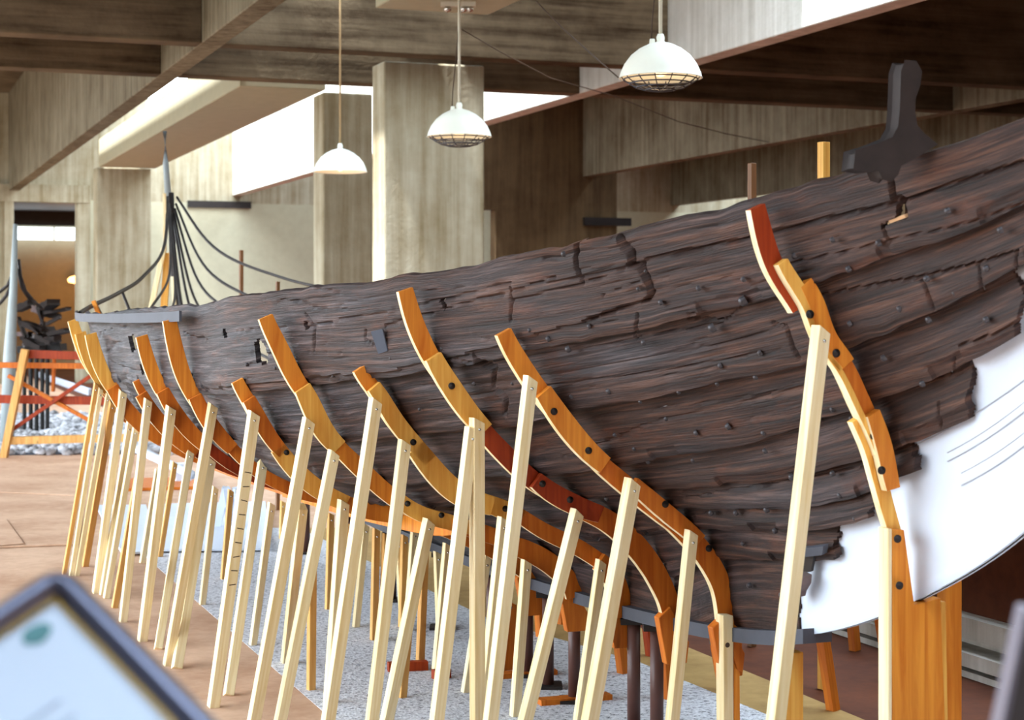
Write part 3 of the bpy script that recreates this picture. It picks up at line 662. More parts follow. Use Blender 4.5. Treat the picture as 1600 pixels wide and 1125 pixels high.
TEMPL = {
 'F1': ('curved pine template at the white infill sheet, built of overlapping red and amber boards', [(316,470,0,.030,.068,0,'redpine'),(398,560,.014,.02,.050,-1,'amberl'),(441,560,-.016,-.004,.062,-1.02,'amber'),(530,700,-.004,.0,.070,-.5,'orange'),(540,700,.045,.045,.022,-1,'amberl'),(640,755,.0,.012,.062,-1.4,'amber'),(640,842,.040,.016,.055,-.3,'amberl')], [(1307,552,-1),(1366,681,-1),(1378,735,-1.3),(1266,491,-1)]),
 'F2': ('tall curved template reaching the keel rail, second from the right', [(513,662,0,.0,.075,0,'amber'),(600,712,.0,.005,.085,-1,'amber'),(690,812,.005,.01,.075,0,'orange'),(744,836,.0,.0,.07,-1,'orange'),(785,985,.0,.0,.085,-.0,'orange')], [(1108,857,0),(1040,788,-1),(920,704,-1),(866,643,-1)]),
 'F3': ('tall curved template whose lower end is deep red, third from the right', [(446,600,0,.0,.075,0,'amber'),(548,660,.0,.0,.085,-1,'amberl'),(640,770,.0,.0,.08,0,'redpine'),(738,790,.0,.0,.085,-1,'redpine'),(780,960,.0,.0,.10,0,'orange')], [(848,756,-1),(891,781,-1),(706,603,-1)]),
 'F4': ('short curved template with a dark bolt mid-way, fourth from the right', [(570,690,0,.0,.07,0,'amber'),(598,712,0,.0,.075,-1,'amberl'),(686,775,0,.0,.10,-1,'amberl'),(770,800,.0,.0,.085,0,'amberl'),(792,900,0,0,.075,0,'orange'),(862,965,0,0,.10,-1,'orange')], [(646,691,-1),(790,795,0)]),
 'F5': ('tall curved template with two bolts on its flat foot, fifth from the right', [(488,650,0,.0,.08,0,'amber'),(600,690,0,.0,.095,-1,'amberl'),(680,790,0,.0,.08,0,'amber'),(768,812,0,.0,.075,-1,'amberl'),(795,870,.0,.0,.08,0,'orange'),(830,938,0,0,.10,-1,'orange')], [(637,787,-1),(690,805,-1)]),
 'F6': ('short curved template, sixth from the right, with a pale lap board low down', [(592,710,0,.0,.07,0,'amber'),(618,700,.0,.0,.075,-1,'orange'),(690,775,.0,.0,.09,-1,'amberl'),(760,830,0,0,.085,0,'amber'),(815,912,0,0,.09,-1,'orange')], [(448,707,-1)]),
 'F7': ('tall curved template just below the end of the grey rim strip', [(497,630,0,.0,.085,0,'amber'),(612,695,0,0,.085,-1,'orange'),(680,790,0,0,.07,0,'orange')], []),
 'F8': ('curved template beside the dark hole in the far planks', [(520,640,0,0,.08,0,'amber'),(605,690,0,0,.09,-1,'orange'),(680,780,0,0,.07,0,'redpine')], []),
 'F9': ('short low curved template between two tall ones at the far bulge', [(592,640,0,0,.05,0,'orange'),(612,700,0,0,.09,-1,'orange'),(690,770,0,0,.07,0,'redpine')], []),
 'F10': ('curved template with two pale boards, second from the far end', [(517,620,0,0,.09,0,'amberl'),(600,680,0,0,.10,-1,'orange'),(665,750,0,0,.08,0,'orange')], []),
 'F11': ('pale curved template at the far left end of the planks', [(498,575,.02,.02,.08,0,'amberl'),(516,610,.0,0,.09,-1,'amberl'),(600,690,0,0,.10,0,'orange')], [])}
TROOT = {}
for key, (lab, boards, bolts) in TEMPL.items():
    d = FD[key]; B, Z = sec(np.array([d])); root = empty('curved_template', w_of(d, float(B[0, 0]), 0)); TROOT[key] = root
    root.location.z = 0; tag(root, lab, 'template', GT)
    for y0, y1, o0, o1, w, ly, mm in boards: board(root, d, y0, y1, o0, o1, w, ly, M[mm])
    for x, y, ly in bolts: bolt(root, x, y, d, ly)

# ------------------------------------------------------------------ props and posts
nail_me = None
def stick(name, top, foot, sz, mat, yaw, nail=True, taper=True):
    global nail_me
    top, foot = Vector(top), Vector(foot); ax = (top-foot); L_ = ax.length; ax.normalize()
    h = sz/2; mb = MB(); zt = L_
    a = [(-h,-h),(h,-h),(h,h),(-h,h)]
    P = [Vector((x, y, 0)) for x, y in a]+[Vector((x, y, zt-(0 if not taper else (.5*sz*(x > 0)+.25*sz)))) for x, y in a]
    mb.hexa(P); o = mb.build(name, mat, None, False, .0025)
    z = ax; x = Matrix.Rotation(yaw, 3, 'Z') @ Vector((CC, SS, 0)); x = (x-z*x.dot(z)).normalized(); y = z.cross(x)
    o.matrix_world = Matrix.Translation(foot) @ Matrix((x, y, z)).transposed().to_4x4()
    if nail:
        if nail_me is None:
            nb = MB(); nb.lathe([(.0001, .004), (.005, .002), (.006, -.002)], 8); n = nb.build('nail_head', M['chrome'], o, True); nail_me = n.data
        else:
            n = bpy.data.objects.new('nail_head', nail_me); col.objects.link(n); n.parent = o
        n.matrix_local = Matrix.Translation((0, -h-.001, L_-.055)) @ Matrix.Rotation(math.pi/2, 4, 'X')
    return o
GP = 'square wooden props under the hull'
def plane_pt(x, y, d): b, z = hit(x, y, d); return w_of(d, b, z)
def prop(tx, ty, bx, by, fr, label, mat='pale', sz=.040, foot=True, yaw=None, layer=-2.4, group=GP, z0=0.0):
    if fr:
        d = FD[fr]+layer*TT*CC
        top = plane_pt(tx, ty, d)
        if foot: ft = on_floor(bx, by, z0)
        else:
            q = plane_pt(bx, by, d); ft = top+(q-top)*((top.z-z0)/(top.z-q.z))
    else:
        ft = on_floor(bx, by, z0); lc = to_loc(ft); d = SD+lc.y*CC; top = plane_pt(tx, ty, d)
    o = stick('wooden_prop', top, ft, sz, M[mat], math.radians(random.uniform(6, 13)) if yaw is None else yaw)
    tag(o, label, 'prop', group); return o
LAY = {120: -2.0, 111: -2.1, 100: -2.2, 133: -4.2, 150: -2.2}
PR = [
 (1284,503,1213,1118,'F1',0,'tall pale prop under the template at the white infill sheet','pale',.042),
 (1081,823,1052,1110,'F2',0,'pale prop under the lowest third of the second template from the right','pale',.038),
 (990,742,924,1112,'F2',0,'broad pale prop under the middle of the second template from the right','pale',.046),
 (830,582,768,1112,'F2',0,'long pale prop under the top of the second template from the right','pale',.040),
 (904,791,824,1112,'F3',0,'pale leaning prop under the red lap of the third template from the right','pale',.042),
 (745,647,746,1112,'F3',0,'upright pale prop, the front one of a crossing pair at the third template','pale',.044),
 (738,662,684,1112,'F3',0,'leaning pale prop, the rear one of a crossing pair at the third template','pale',.042),
 (588,617,515,1110,'F4',0,'long pale prop under the top of the fourth template from the right','pale',.043),
 (633,682,583,1110,'F4',0,'pale prop under the bolted lap of the fourth template from the right','pale',.042),
 (787,803,755,1112,'F4',0,'slim pale prop under the flat bolt of the fourth template from the right','pale',.038),
 (940,870,906,1112,'F4',0,'tan prop just left of the keel posts under the fourth template','pale',.036),
 (484,648,400,1108,'F5',0,'pale prop under the top of the fifth template from the right','pale',.045),
 (523,699,441,1110,'F5',0,'strongly leaning pale prop under the middle of the fifth template','pale',.042),
 (672,806,607,1112,'F5',0,'pale prop under the flat foot of the fifth template from the right','pale',.044),
 (823,870,805,1112,'F5',0,'pale prop under the lowest end of the fifth template from the right','pale',.038),
 (398,637,333,1105,'F6',1,'prop with dark cross marks under the top of the sixth template','pale',.046),
 (537,776,514,1105,'F6',0,'pale prop with a nail under the sixth template from the right, lower down','pale',.044),
 (473,787,446,1035,'F6',1,'short pale prop standing on gravel left of the sixth template','pale',.040),
 (411,718,357,1087,'F7',1,'pale prop under the lower half of the template below the rim strip','pale',.042),
 (334,626,262,1040,'F7',1,'long pale prop under the upper lap of the template below the rim strip','pale',.042),
 (330,714,276,1045,'F8',1,'thick pale prop under the lower half of the template at the dark hole','pale',.046),
 (298,704,247,1015,'F9',1,'pale prop under the lower end of the short far template','pale',.040),
 (268,630,222,1002,'F8',1,'pale prop under the upper lap of the template beside the dark hole','pale',.044),
 (232,619,192,972,'F9',1,'pale prop under the top of the short far template','pale',.040),
 (193,606,150,927,'F10',1,'pale prop under the two-board template near the far end','pale',.044),
 (170,612,120,900,'F11',1,'pale prop under the far left template, nearest to the hull','pale',.030),
 (158,604,111,900,'F11',1,'pale prop in the middle of the pair under the far left template','pale',.027),
 (151,596,100,898,'F11',1,'tan prop outermost at the far left end of the hull','tan',.026),
 (177,624,133,885,'F11',1,'broad tan prop behind the pale ones at the far left end','tan',.040),
]
for tx, ty, bx, by, fr, ft, lab, mm, sz in PR: prop(tx, ty, bx, by, fr, lab, mm, sz, bool(ft), layer=LAY.get(bx, -2.4))
GB = 'thin props in the thicket under the far hull'
BK = [
 (203,657,160,930,'pale','thin pale prop behind the two-board template, left of a pair'),(213,663,166,935,'pale','thin pale prop behind the two-board template, right of a pair'),
 (215,745,179,950,'tan','brown stick with a dark foot left of the short far template props'),(247,731,222,880,'pale','thin slanting prop beside the white floor sheets'),
 (274,719,250,870,'tan','brown prop behind the pale one at the dark hole'),(337,757,316,945,'pale','very pale short prop standing at the gravel edge'),
 (361,762,349,905,'tan','thin tan prop in front of the white trestle'),(425,782,395,1008,'pale','pale prop with a dark edge standing at the gravel corner'),
 (442,780,440,842,'tan','very short tan prop under the far keel'),(517,798,513,952,'tan','dark-sided tan prop among the far keel posts'),
 (503,775,478,920,'pale','thin pale prop crossing behind the fifth template props'),(572,815,556,980,'pale','thin pale prop with a brown side left of the keel boards'),
 (588,822,584,1000,'tan','straight tan prop with an orange side under the keel boards'),(547,815,535,980,'tan','thin tan prop close behind the nailed pale prop'),
 (603,830,598,1000,'tan','thin orange-sided prop in the thicket beside the brown post'),(622,838,630,978,'pale','thin pale stick leaning the other way in the thicket'),
 (632,832,628,980,'tan','thin tan stick upright in the thicket'),(648,822,636,985,'pale','pale upright prop with a pointed top in the thicket'),
 (664,848,656,1042,'tan','orange-sided prop standing on a timber foot in the gravel'),(699,845,681,1052,'pale','pale prop standing on a dark timber foot in the gravel'),
 (683,858,688,1000,'pale','thin pale stick with a dark band near its top'),(640,950,628,1090,'tan','orange prop with its foot on the gravel, close to the bottom edge'),
 (762,864,727,1082,'pale','pale prop under the keel boards with its foot on the gravel'),(795,930,790,1046,'orange','thick orange post behind the paired pale props'),
 (488,860,486,1078,'tan','tan prop left of the long fourth-template prop, foot on gravel')]
for tx, ty, bx, by, mm, lab in BK: prop(tx, ty, bx, by, None, lab, mm, .034 if mm != 'orange' else .06, group=GB)
for o in [o for o in col.objects if o.get('label', '').startswith('prop with dark cross marks')]:
    for k in range(9):
        h = .023; MB().box((.002, -h-.0005, .55+k*.062), (.030, .001, .004), Matrix.Rotation(random.uniform(-.25, .25), 3, 'Y')).build('pencil_mark', M['cable'], o)
# props of the other side, leaning the other way; shade put into their orange
GS = 'orange props on the far side of the ship'
for tx, ty, bx, by, mm, lab in ((958,985,974,1052,'orange','orange far-side prop between the brown posts, leaning right'),(1033,965,1044,1092,'orange','orange far-side prop right of the middle brown post'),
   (1106,985,1132,1078,'orange','orange far-side prop right of the second template foot'),(1276,992,1302,1110,'orange','orange far-side prop below the tip of the keel rail'),
   (1368,978,1392,1062,'orange','orange far-side prop close to the broad standing plank'),(1328,985,1336,1016,'orange','short orange far-side prop seen under the white sheet'),
   (870,900,878,975,'orange','orange far-side prop left of the brown post on a timber foot'),(838,935,846,995,'orange','thin orange far-side prop beside the gravel strip'),
   (1005,980,1018,1025,'redpine','red far-side prop in the shade under the keel')):
    ft = on_floor(bx, by); lc = to_loc(ft); d = SD+lc.y*CC; top = plane_pt(tx, ty-60, d); tag(stick('wooden_prop', top, ft, .045, M[mm], .3), lab, 'prop', GS)
# uprights seen above the rim
for x, y, dd, mm, lab, s in ((1287,222,8.0,'amberl','light orange upright post rising behind the rim near the knee',.042),(1175,255,9.0,'postbrown','dark brown upright post rising behind the rim',.034),
                          (377,391,20.0,'postbrown','thin brown upright post behind the curved iron rods',.04),(434,440,15.0,'postbrown','short brown stick top behind the far iron rod',.03)):
    p = at(x, y, dd); tag(stick('upright_post', p, (p.x, p.y, 0), s, M[mm], .2, False, False), lab, 'post')
# steel posts under the keel, each on a timber foot
GK = 'brown steel posts under the keel'
def steel(x, d, ztop, lab, mm='brownsteel', r=.028, basew=.0, off=0.0):
    p = w_of(d, off, 0); root = empty('keel_post', p); tag(root, lab, 'post', GK)
    MB().tube([(0, 0, .0), (0, 0, ztop)], r, 16).build('shaft', M[mm], root, True)
    MB().box((0, 0, .008), (.13, .13, .016)).build('base_plate', M['darkiron'], root)
    MB().box((0, 0, ztop+.012), (.11, .08, .024)).build('head_plate', M['darkiron'], root)
    if basew:
        MB().box((0, 0, -.0), (basew, .07, .05), RZ).build('timber_foot', M['orange'], root)
    return root
for xk, lab, bw in ((1133,'brown steel post behind the foot of the second template',0),(1026,'brown steel post between the third and fourth template feet',0),(990,'brown steel post under the foot of the fourth template',0),
                    (897,'brown steel post with an orange timber foot under the fifth template',.34),(856,'thin brown steel post left of the orange timber foot',0),(824,'brown steel post under the foot of the sixth template',.28),
                    (768,'dark steel post behind the crossing pair of props',0),(690,'dark steel post behind the keel boards',0),(612,'dark steel post in the thicket of thin props',0),(545,'brown far post under the keel boards',0),(478,'brown far steel post beside the gravel corner',0)):
    d = K/(xk+223); steel(xk, d, float(g(ZK, np.array(d)))+EYE-.056, lab, 'brownsteel', .027, bw)
# brackets that carry the template feet
for key in ('F2', 'F3', 'F4', 'F5', 'F6'):
    d = FD[key]; zk = float(g(ZK, np.array(d)))+EYE; root = TROOT[key]; c = w_of(d, .045, zk-.055)-root.location
    s0 = -U1*.03
    P = [Vector((0, 0, .12))-U2*.02, Vector((0, 0, .08))-U2*.07, Vector((0, 0, -.10))-U2*.035, Vector((0, 0, -.10))+U2*.05, Vector((0, 0, -.02))+U2*.06]
    MB().prism([c+q+s0 for q in P], U1*.045).build('foot_block', M['orange'], root, False, .003)
# long amber planks lying against the bottom (the continuous strip behind the props)
GL = 'long amber planks under the hull bottom'
for i, (lab, d0, d1, b0, b1, zz) in enumerate((('long amber plank under the hull bottom, nearer of the two', 7.6, 9.6, .62, .86, -1.0), ('long orange plank under the hull bottom, farther of the two', 8.9, 11.8, .74, .95, -1.03))):
    pts = []
    for d in np.linspace(d0, d1, 24):
        B, Z = sec(np.array([d])); b = b0+(b1-b0)*(d-d0)/(d1-d0); z = float(np.interp(b, B[0][::-1], Z[0][::-1])); pts.append(w_of(d, b, z-.10))
    tag(ribbon(pts, U2*.045, (0, 0, .07)).build('bottom_plank', M['amber' if i == 0 else 'orange'], None, False, .003), lab, 'plank', GL)
# broad standing plank at the stem, with its pale front board
d = FD['F1']; dp = d-.05
sp = empty('standing_plank', w_of(d, 0, 0)); tag(sp, 'broad amber plank standing upright under the white sheet with two bolts', 'plank')
def planar(name, poly, dd, th, mat, parent):
    P = [plane_pt(x, y, dd) for x, y in poly]; P = [Vector((p.x, p.y, max(p.z, 0)))-parent.location for p in P]
    return MB().prism(P, U1*th).build(name, mat, parent, False, .003)
planar('board', [(1394,826),(1413,828),(1429,945),(1470,934),(1477,1125),(1482,1420),(1394,1420)], dp, .04, M['amber'], sp)
planar('edge_strip', [(1388,826),(1394,826),(1394,1420),(1388,1420)], dp-.015, .055, M['pale'], sp)
planar('side_board', [(1470,940),(1478,940),(1486,1420),(1478,1420)], dp+.02, .05, M['amberl'], sp)
for x, y in ((1403,842),(1406,915)): bolt(sp, x, y, dp-.02+TT/2, 0, .012)
# pale post under the second template's foot
pp = empty('foot_post', w_of(FD['F2'], .02, 0)); tag(pp, 'pale post with a knot under the foot of the second template', 'post')
d = FD['F2']-.06
planar('board', [(1130,962),(1146,962),(1147,1420),(1132,1420)], d, .06, M['pale'], pp)
kn = plane_pt(1137, 1008, d-.001)-pp.location; nq = (-U1).to_track_quat('Z', 'Y').to_matrix(); kb_ = MB(); kb_.lathe([(.0001, .001), (.008, .001), (.010, -.002)], 12); kb_.v = [nq @ v+kn for v in kb_.v]; kb_.build('knot', M['cable'], pp)
planar('wedge', [(1146,975),(1160,985),(1160,1050),(1152,1046),(1147,1030)], d+.01, .05, M['orange'], pp)
planar('rear_board', [(1147,1035),(1156,1048),(1158,1420),(1147,1420)], d+.02, .05, M['amber'], pp)
# paired timber under the rail
tp = empty('timber_post', w_of(5.95, 0, 0)); tag(tp, 'amber timber post under the keel rail right of the second template', 'post')
MB().box((0, 0, .29), (.07, .06, .58), RZ).build('shaft', M['amberl'], tp, False, .003); MB().box(Vector((0, .04, .25)), (.05, .05, .50), RZ).build('rear_strip', M['amber'], tp, False, .003)
tp = empty('timber_post', w_of(5.42, -.25, 0)); tag(tp, 'amber timber post in the shade left of the broad standing plank', 'post')
MB().box((0, 0, .45), (.06, .05, .90), RZ).build('shaft', M['amber'], tp, False, .003)
# timber feet lying on the gravel
for x0, y0, x1, y1, lab, w in ((606,1043,668,1040,'orange timber foot lying across the gravel',.05),(677,1055,702,1052,'small dark timber foot on the gravel',.045),(872,1099,954,1098,'',.0)):
    if not w: continue
    a, b = on_floor(x0, y0, .02), on_floor(x1, y1, .02); mb = MB(); dr = (b-a).normalized(); sd = Vector((-dr.y, dr.x, 0))*w/2
    mb.prism([a-sd+Vector((0,0,-.02)), b-sd+Vector((0,0,-.02)), b+sd+Vector((0,0,-.02)), a+sd+Vector((0,0,-.02))], (0, 0, .045)); tag(mb.build('timber_foot_block', M['redpine'], None, False, .003), lab, 'timber', 'timber feet on the gravel')

# ------------------------------------------------------------------ pendant lamps
GA = 'pendant lamps over the ship'
def lamp(x, ytop, d, R, lab, zceil, cordmat, cage, side_cable):
    p = at(x, ytop, d); root = empty('pendant_lamp', p); tag(root, lab, 'lamp', GA)
    prof = [(.04*R, .86*R), (.16*R, .84*R), (.30*R, .80*R), (.52*R, .69*R), (.72*R, .53*R), (.88*R, .32*R), (.97*R, .12*R), (R, 0), (1.02*R, -.02*R), (.985*R, -.02*R), (.95*R, .12*R), (.85*R, .31*R), (.69*R, .51*R), (.5*R, .66*R), (.28*R, .77*R), (.04*R, .82*R)]
    MB().lathe(prof, 48).build('shade', M['lampw'], root, True)
    MB().lathe([(.0001, 1.06*R), (.07*R, 1.05*R), (.10*R, .97*R), (.09*R, .88*R), (.12*R, .84*R)], 20).build('socket_cap', M['lampw'], root, True)
    MB().lathe([(.0001, .02*R), (.12*R, .05*R), (.2*R, .18*R), (.2*R, .30*R), (.1*R, .5*R), (.08*R, .7*R)], 20).build('bulb', M['bulb'], root, True)
    MB().tube([(0, 0, 1.04*R), (0, 0, zceil-p.z)], .012 if cage else .010, 8).build('cord', M[cordmat], root, True)
    if cage:
        mb = MB()
        for rr, zz in ((.9, -.05), (.75, -.15), (.58, -.24), (.36, -.30)):
            mb.tube([(rr*R*math.cos(a), rr*R*math.sin(a), zz*R) for a in np.linspace(0, 2*math.pi, 33)], .005, 5, False)
        for a in np.linspace(0, 2*math.pi, 15)[:-1]:
            mb.tube([(r_*R*math.cos(a), r_*R*math.sin(a), z_*R) for r_, z_ in ((.95, .02), (.9, -.05), (.75, -.15), (.58, -.24), (.36, -.30), (.05, -.33))], .004, 5, False)
        mb.build('wire_guard', M['iron'], root, True)
    if side_cable:
        MB().tube([(-.22*R, 0, .84*R), (-.20*R, 0, 1.4*R), (-.12*R, 0, 2.2*R), (-.03*R, 0, 3.2*R), (0.02*R, 0, 4.2*R)], .005, 6).build('side_cable', M['cable'], root, True)
        MB().lathe([(.0001, .96*R), (.06*R, .95*R), (.08*R, .8*R)], 12, (-.2*R, 0, -.02*R)).build('cable_inlet', M['lampw'], root, True)
    L = bpy.data.lights.new('bulb_light', 'POINT'); L.energy = 2.5; L.color = (1, .70, .42); L.shadow_soft_size = .06
    lo = bpy.data.objects.new('bulb_light', L); col.objects.link(lo); lo.location = p+Vector((0, 0, -.06*R)); return root
lamp(531.5, 268, 17.5, .268, 'white pendant lamp on a straw cord, leftmost and smallest of three', ZT, 'cord', False, False)
lamp(717.5, 213, 14.4, .266, 'white pendant lamp in front of the big column, with a thin side cable', ZB, 'cordw', True, True)
lamp(1032, 121, 11.3, .268, 'largest white pendant lamp with a wire guard, right of the big column', ZB, 'cordw', True, True)
def cable(pts, lab, r=.006):
    P = [at(*p) for p in pts]; tag(MB().tube(P, r, 6).build('hanging_cable', M['cable'], None, True), lab, 'cable')
cable([(838,2,12.6),(880,45,12.4),(930,90,12.0),(966,121,11.6)], 'dark thin cable slanting down to the largest lamp', .005)
cable([(722,46,15.2),(780,80,15.8),(860,122,16.6),(960,150,17.8),(1060,190,19),(1130,208,20),(1200,222,21)], 'thin sagging cable along the right of the big column', .005)
ft = empty('ceiling_fitting', at(716, 14, 14.9)); tag(ft, 'small bright fitting with two knobs under the ceiling box', 'fitting')
for dx, nm in ((-.09, 'knob'), (.05, 'knob'), (.10, 'knob')):
    MB().lathe([(.0001, .03), (.025, .02), (.035, 0), (.025, -.02), (.0001, -.03)], 12, (dx, 0, -.0)).build(nm, M['chrome'], ft, True)
MB().box((0, 0, .045), (.30, .06, .05)).build('bar', M['cordw'], ft)

# ------------------------------------------------------------------ far left: barrier, pebbles, second ship
tr = empty('trestle_barrier', on_floor(10, 715)); tag(tr, 'orange timber trestle barrier with crossed braces at the far left', 'barrier')
def bar(name, x0, y0, x1, y1, d, wpx, mat, t=.05):
    a, b = at(x0, y0, d)-tr.location, at(x1, y1, d)-tr.location; ax = (b-a).normalized(); sd = ax.cross(Vector((0, 1, 0))).normalized()*wpx/F*d/2; th = Vector((0, t, 0))
    return MB().prism([a-sd, b-sd, b+sd, a+sd], th).build(name, M[mat], tr, False, .004)
bar('leg', 38, 546, 4, 716, 20.15, 11, 'tan', .09); bar('leg', -36, 546, -30, 716, 20.3, 10, 'orange')
bar('top_rail', 36, 553, 300, 562, 20.25, 13, 'redpine'); bar('rail', -40, 570, 300, 574, 20.35, 9, 'orange'); bar('rail', -40, 623, 300, 629, 20.35, 13, 'redpine')
bar('bottom_rail', 12, 689, 300, 682, 20.2, 12, 'tan', .12); bar('brace', 12, 587, 148, 662, 20.3, 6, 'orange'); bar('brace', 152, 580, 12, 676, 20.25, 6, 'redpine'); bar('rear_post', 84, 560, 82, 612, 20.6, 5, 'orange')
pb = MB(); ico = bmesh.new(); bmesh.ops.create_icosphere(ico, subdivisions=1, radius=1); iv = [v.co.copy() for v in ico.verts]; fi = [tuple(v.index for v in f.verts) for f in ico.faces]; ico.free()
for k in range(3000):
    d = random.uniform(20.5, 28); x = random.uniform(-60, 330); p = at(x, HY, d); r = random.uniform(.028, .07)
    if random.random() < .25 and d > 24: continue
    q = Matrix.Rotation(random.random()*6, 3, 'Z'); sx, sy, sz = r*random.uniform(.8, 1.5), r*random.uniform(.8, 1.3), r*random.uniform(.5, .9)
    pb.add([q @ Vector((v.x*sx, v.y*sy, v.z*sz))+Vector((p.x, p.y, r*random.uniform(.2, .8))) for v in iv], fi)
tag(pb.build('pebble_bed', M['stone'], None, True), 'bed of white beach pebbles behind the trestle barrier', 'pebbles', None, 'stuff')
def slab_floor(name, poly, z0, z1, mat):
    P = [on_floor(x, y, z0) for x, y in poly]; return MB().prism(P, (0, 0, z1-z0)).build(name, mat, None, False, .004)
o = slab_floor('floor_pebble_base', [(-80,713),(360,706),(330,650),(-60,652)], .001, .008, M['slate']); tag(o, None, None, None, 'structure')
s2 = empty('ship_remains', on_floor(60, 650)); tag(s2, 'dark broken ship timbers on black legs behind the trestle barrier', 'ship remains')
def blk(x0, y0, x1, y1, d, t, nm, mat, rag=True):
    n = 9; top = []; bot = []
    for i in range(n):
        f_ = i/(n-1); x = x0+(x1-x0)*f_; j = random.uniform(-.22, .22)*(y1-y0) if rag else 0
        top.append(at(x, y0+j*.8, d)-s2.location); bot.append(at(x, y1+j*.3, d)-s2.location)
    return MB().prism(top+bot[::-1], (0, t, 0)).build(nm, M[mat], s2)
R2 = random.Random(5)
for k in range(26):
    x = R2.uniform(32, 88); y = R2.uniform(484, 540) if k > 3 else R2.uniform(474, 492); L_ = R2.uniform(7, 20); h = R2.uniform(2.5, 6); d_ = R2.uniform(23.6, 24.8); sl = R2.uniform(-7, 7)
    if k > 19: sl = R2.choice((-16, 16)); L_ = 6
    P = [at(x-L_, y-h*.8-sl, d_), at(x-L_*.2, y-h-sl*.2, d_), at(x+L_*.3, y-h*.7+sl*.3, d_), at(x+L_, y-h*.9+sl, d_), at(x+L_*.92, y+h*.2+sl, d_), at(x+L_*1.03, y+h*.8+sl, d_), at(x, y+h, d_), at(x-L_*.95, y+h*.9-sl, d_), at(x-L_*.88, y-sl, d_)]
    MB().prism([p-s2.location for p in P], (R2.uniform(-.1, .1), R2.uniform(.15, .35), 0)).build('timber', M['oldoak' if k % 6 else 'oakend'], s2)
MB().prism([at(x, y, 24.1)-s2.location for x, y in ((26, 541), (94, 537), (95, 548), (27, 552))], (0, .35, 0)).build('carrying_board', M['black'], s2)
for x in (38, 48, 57, 66, 74): MB().tube([at(x, 550, 24.2)-s2.location, Vector((at(x, 550, 24.2).x, 24.2, .0))-s2.location], .03, 8).build('leg', M['black'], s2)
s3 = empty('stem_model', on_floor(16, 690)); tag(s3, 'grey stem post with curved iron rods at the left picture edge', 'ship stem')
b0 = at(14, 700, 21.6); MB().tube([at(24, 350, 21.6)-s3.location, at(21, 450, 21.6)-s3.location, at(15, 560, 21.6)-s3.location, at(11, 690, 21.6)-s3.location], [.028, .05, .08, .09], 8).build('post', M['greypost'], s3, True)
for pts in ([(29,405),(32,432),(40,455),(52,470),(68,484)], [(20,428),(12,446),(0,456),(-20,464)], [(18,445),(10,462),(0,474),(-20,486)], [(28,420),(34,450),(48,470)]):
    MB().tube([at(x, y, 21.7+.02*i)-s3.location for i, (x, y) in enumerate(pts)], .022, 6).build('iron_rod', M['darkiron'], s3, True)
mb = MB(); a, b = on_floor(55, 588, 0), on_floor(138, 618, 0)
tag(mb.prism([a, b, b+Vector((0,.25,0)), a+Vector((0,.25,0))], (0, 0, .12)).build('white_kerb', M['white'], None), 'white kerb line beyond the pebbles', 'kerb')
# white sheets and odd pieces lying on the floor under the far hull
GW = 'white sheets on the floor'
for poly, lab in (([(150,792),(228,791),(252,862),(192,868),(172,840)], 'white sheet on the floor at the far left, behind the outer props'), ([(244,790),(415,786),(422,860),(250,862)], 'white sheet on the floor between the far props')):
    tag(slab_floor('white_sheet', poly, .013, .03, M['white']), lab, 'sheet', GW)
for poly, z, lab in (([(190,752),(330,748),(332,764),(188,768)], .03, 'orange plank lying flat behind the white sheets'),):
    tag(slab_floor('loose_plank', poly, .001, z, M['orange']), lab, 'plank')
a, b = at(208, 699, 14.6), at(300, 742, 13.2); wp = MB().tube([a, b], .035, 10).build('white_pipe', M['white'], None, True); tag(wp, 'white pipe resting low under the far hull', 'pipe')
a = on_floor(285, 755); tag(MB().box(a+Vector((0, 0, .10)), (.16, .14, .2), RZ).build('white_block', M['white'], None, False, .006), 'small white block standing on the floor under the far hull', 'block')
wt = empty('white_trestle', on_floor(372, 830)); tag(wt, 'white trestle leg pair under the far keel', 'trestle')
for x0, x1 in ((345, 338), (362, 376), (345, 362)):
    a, b = at(x0+8, 762, on_floor(372, 830).y), on_floor(x1, 828)
    MB().tube([a-wt.location, b-wt.location], .04, 4).build('leg', M['white'], wt)
# seams between the floor sheets: overlapping hardboard laid loose
GH = 'loose hardboard sheets on the floor'
for poly, z0, z1, lab in (([(-40,725),(128,716),(118,775),(-40,768)], .002, .010, 'hardboard sheet next to the trestle barrier'), ([(-40,780),(140,786),(118,852),(-40,858)], .002, .016, 'hardboard sheet in the middle of the left floor'),
                          ([(-60,800),(10,812),(38,850),(-60,858)], .018, .024, 'small pale hardboard offcut at the left edge')):
    tag(slab_floor('hardboard_sheet', poly, z0, z1, M['tanfloor']), lab, 'board', GH)

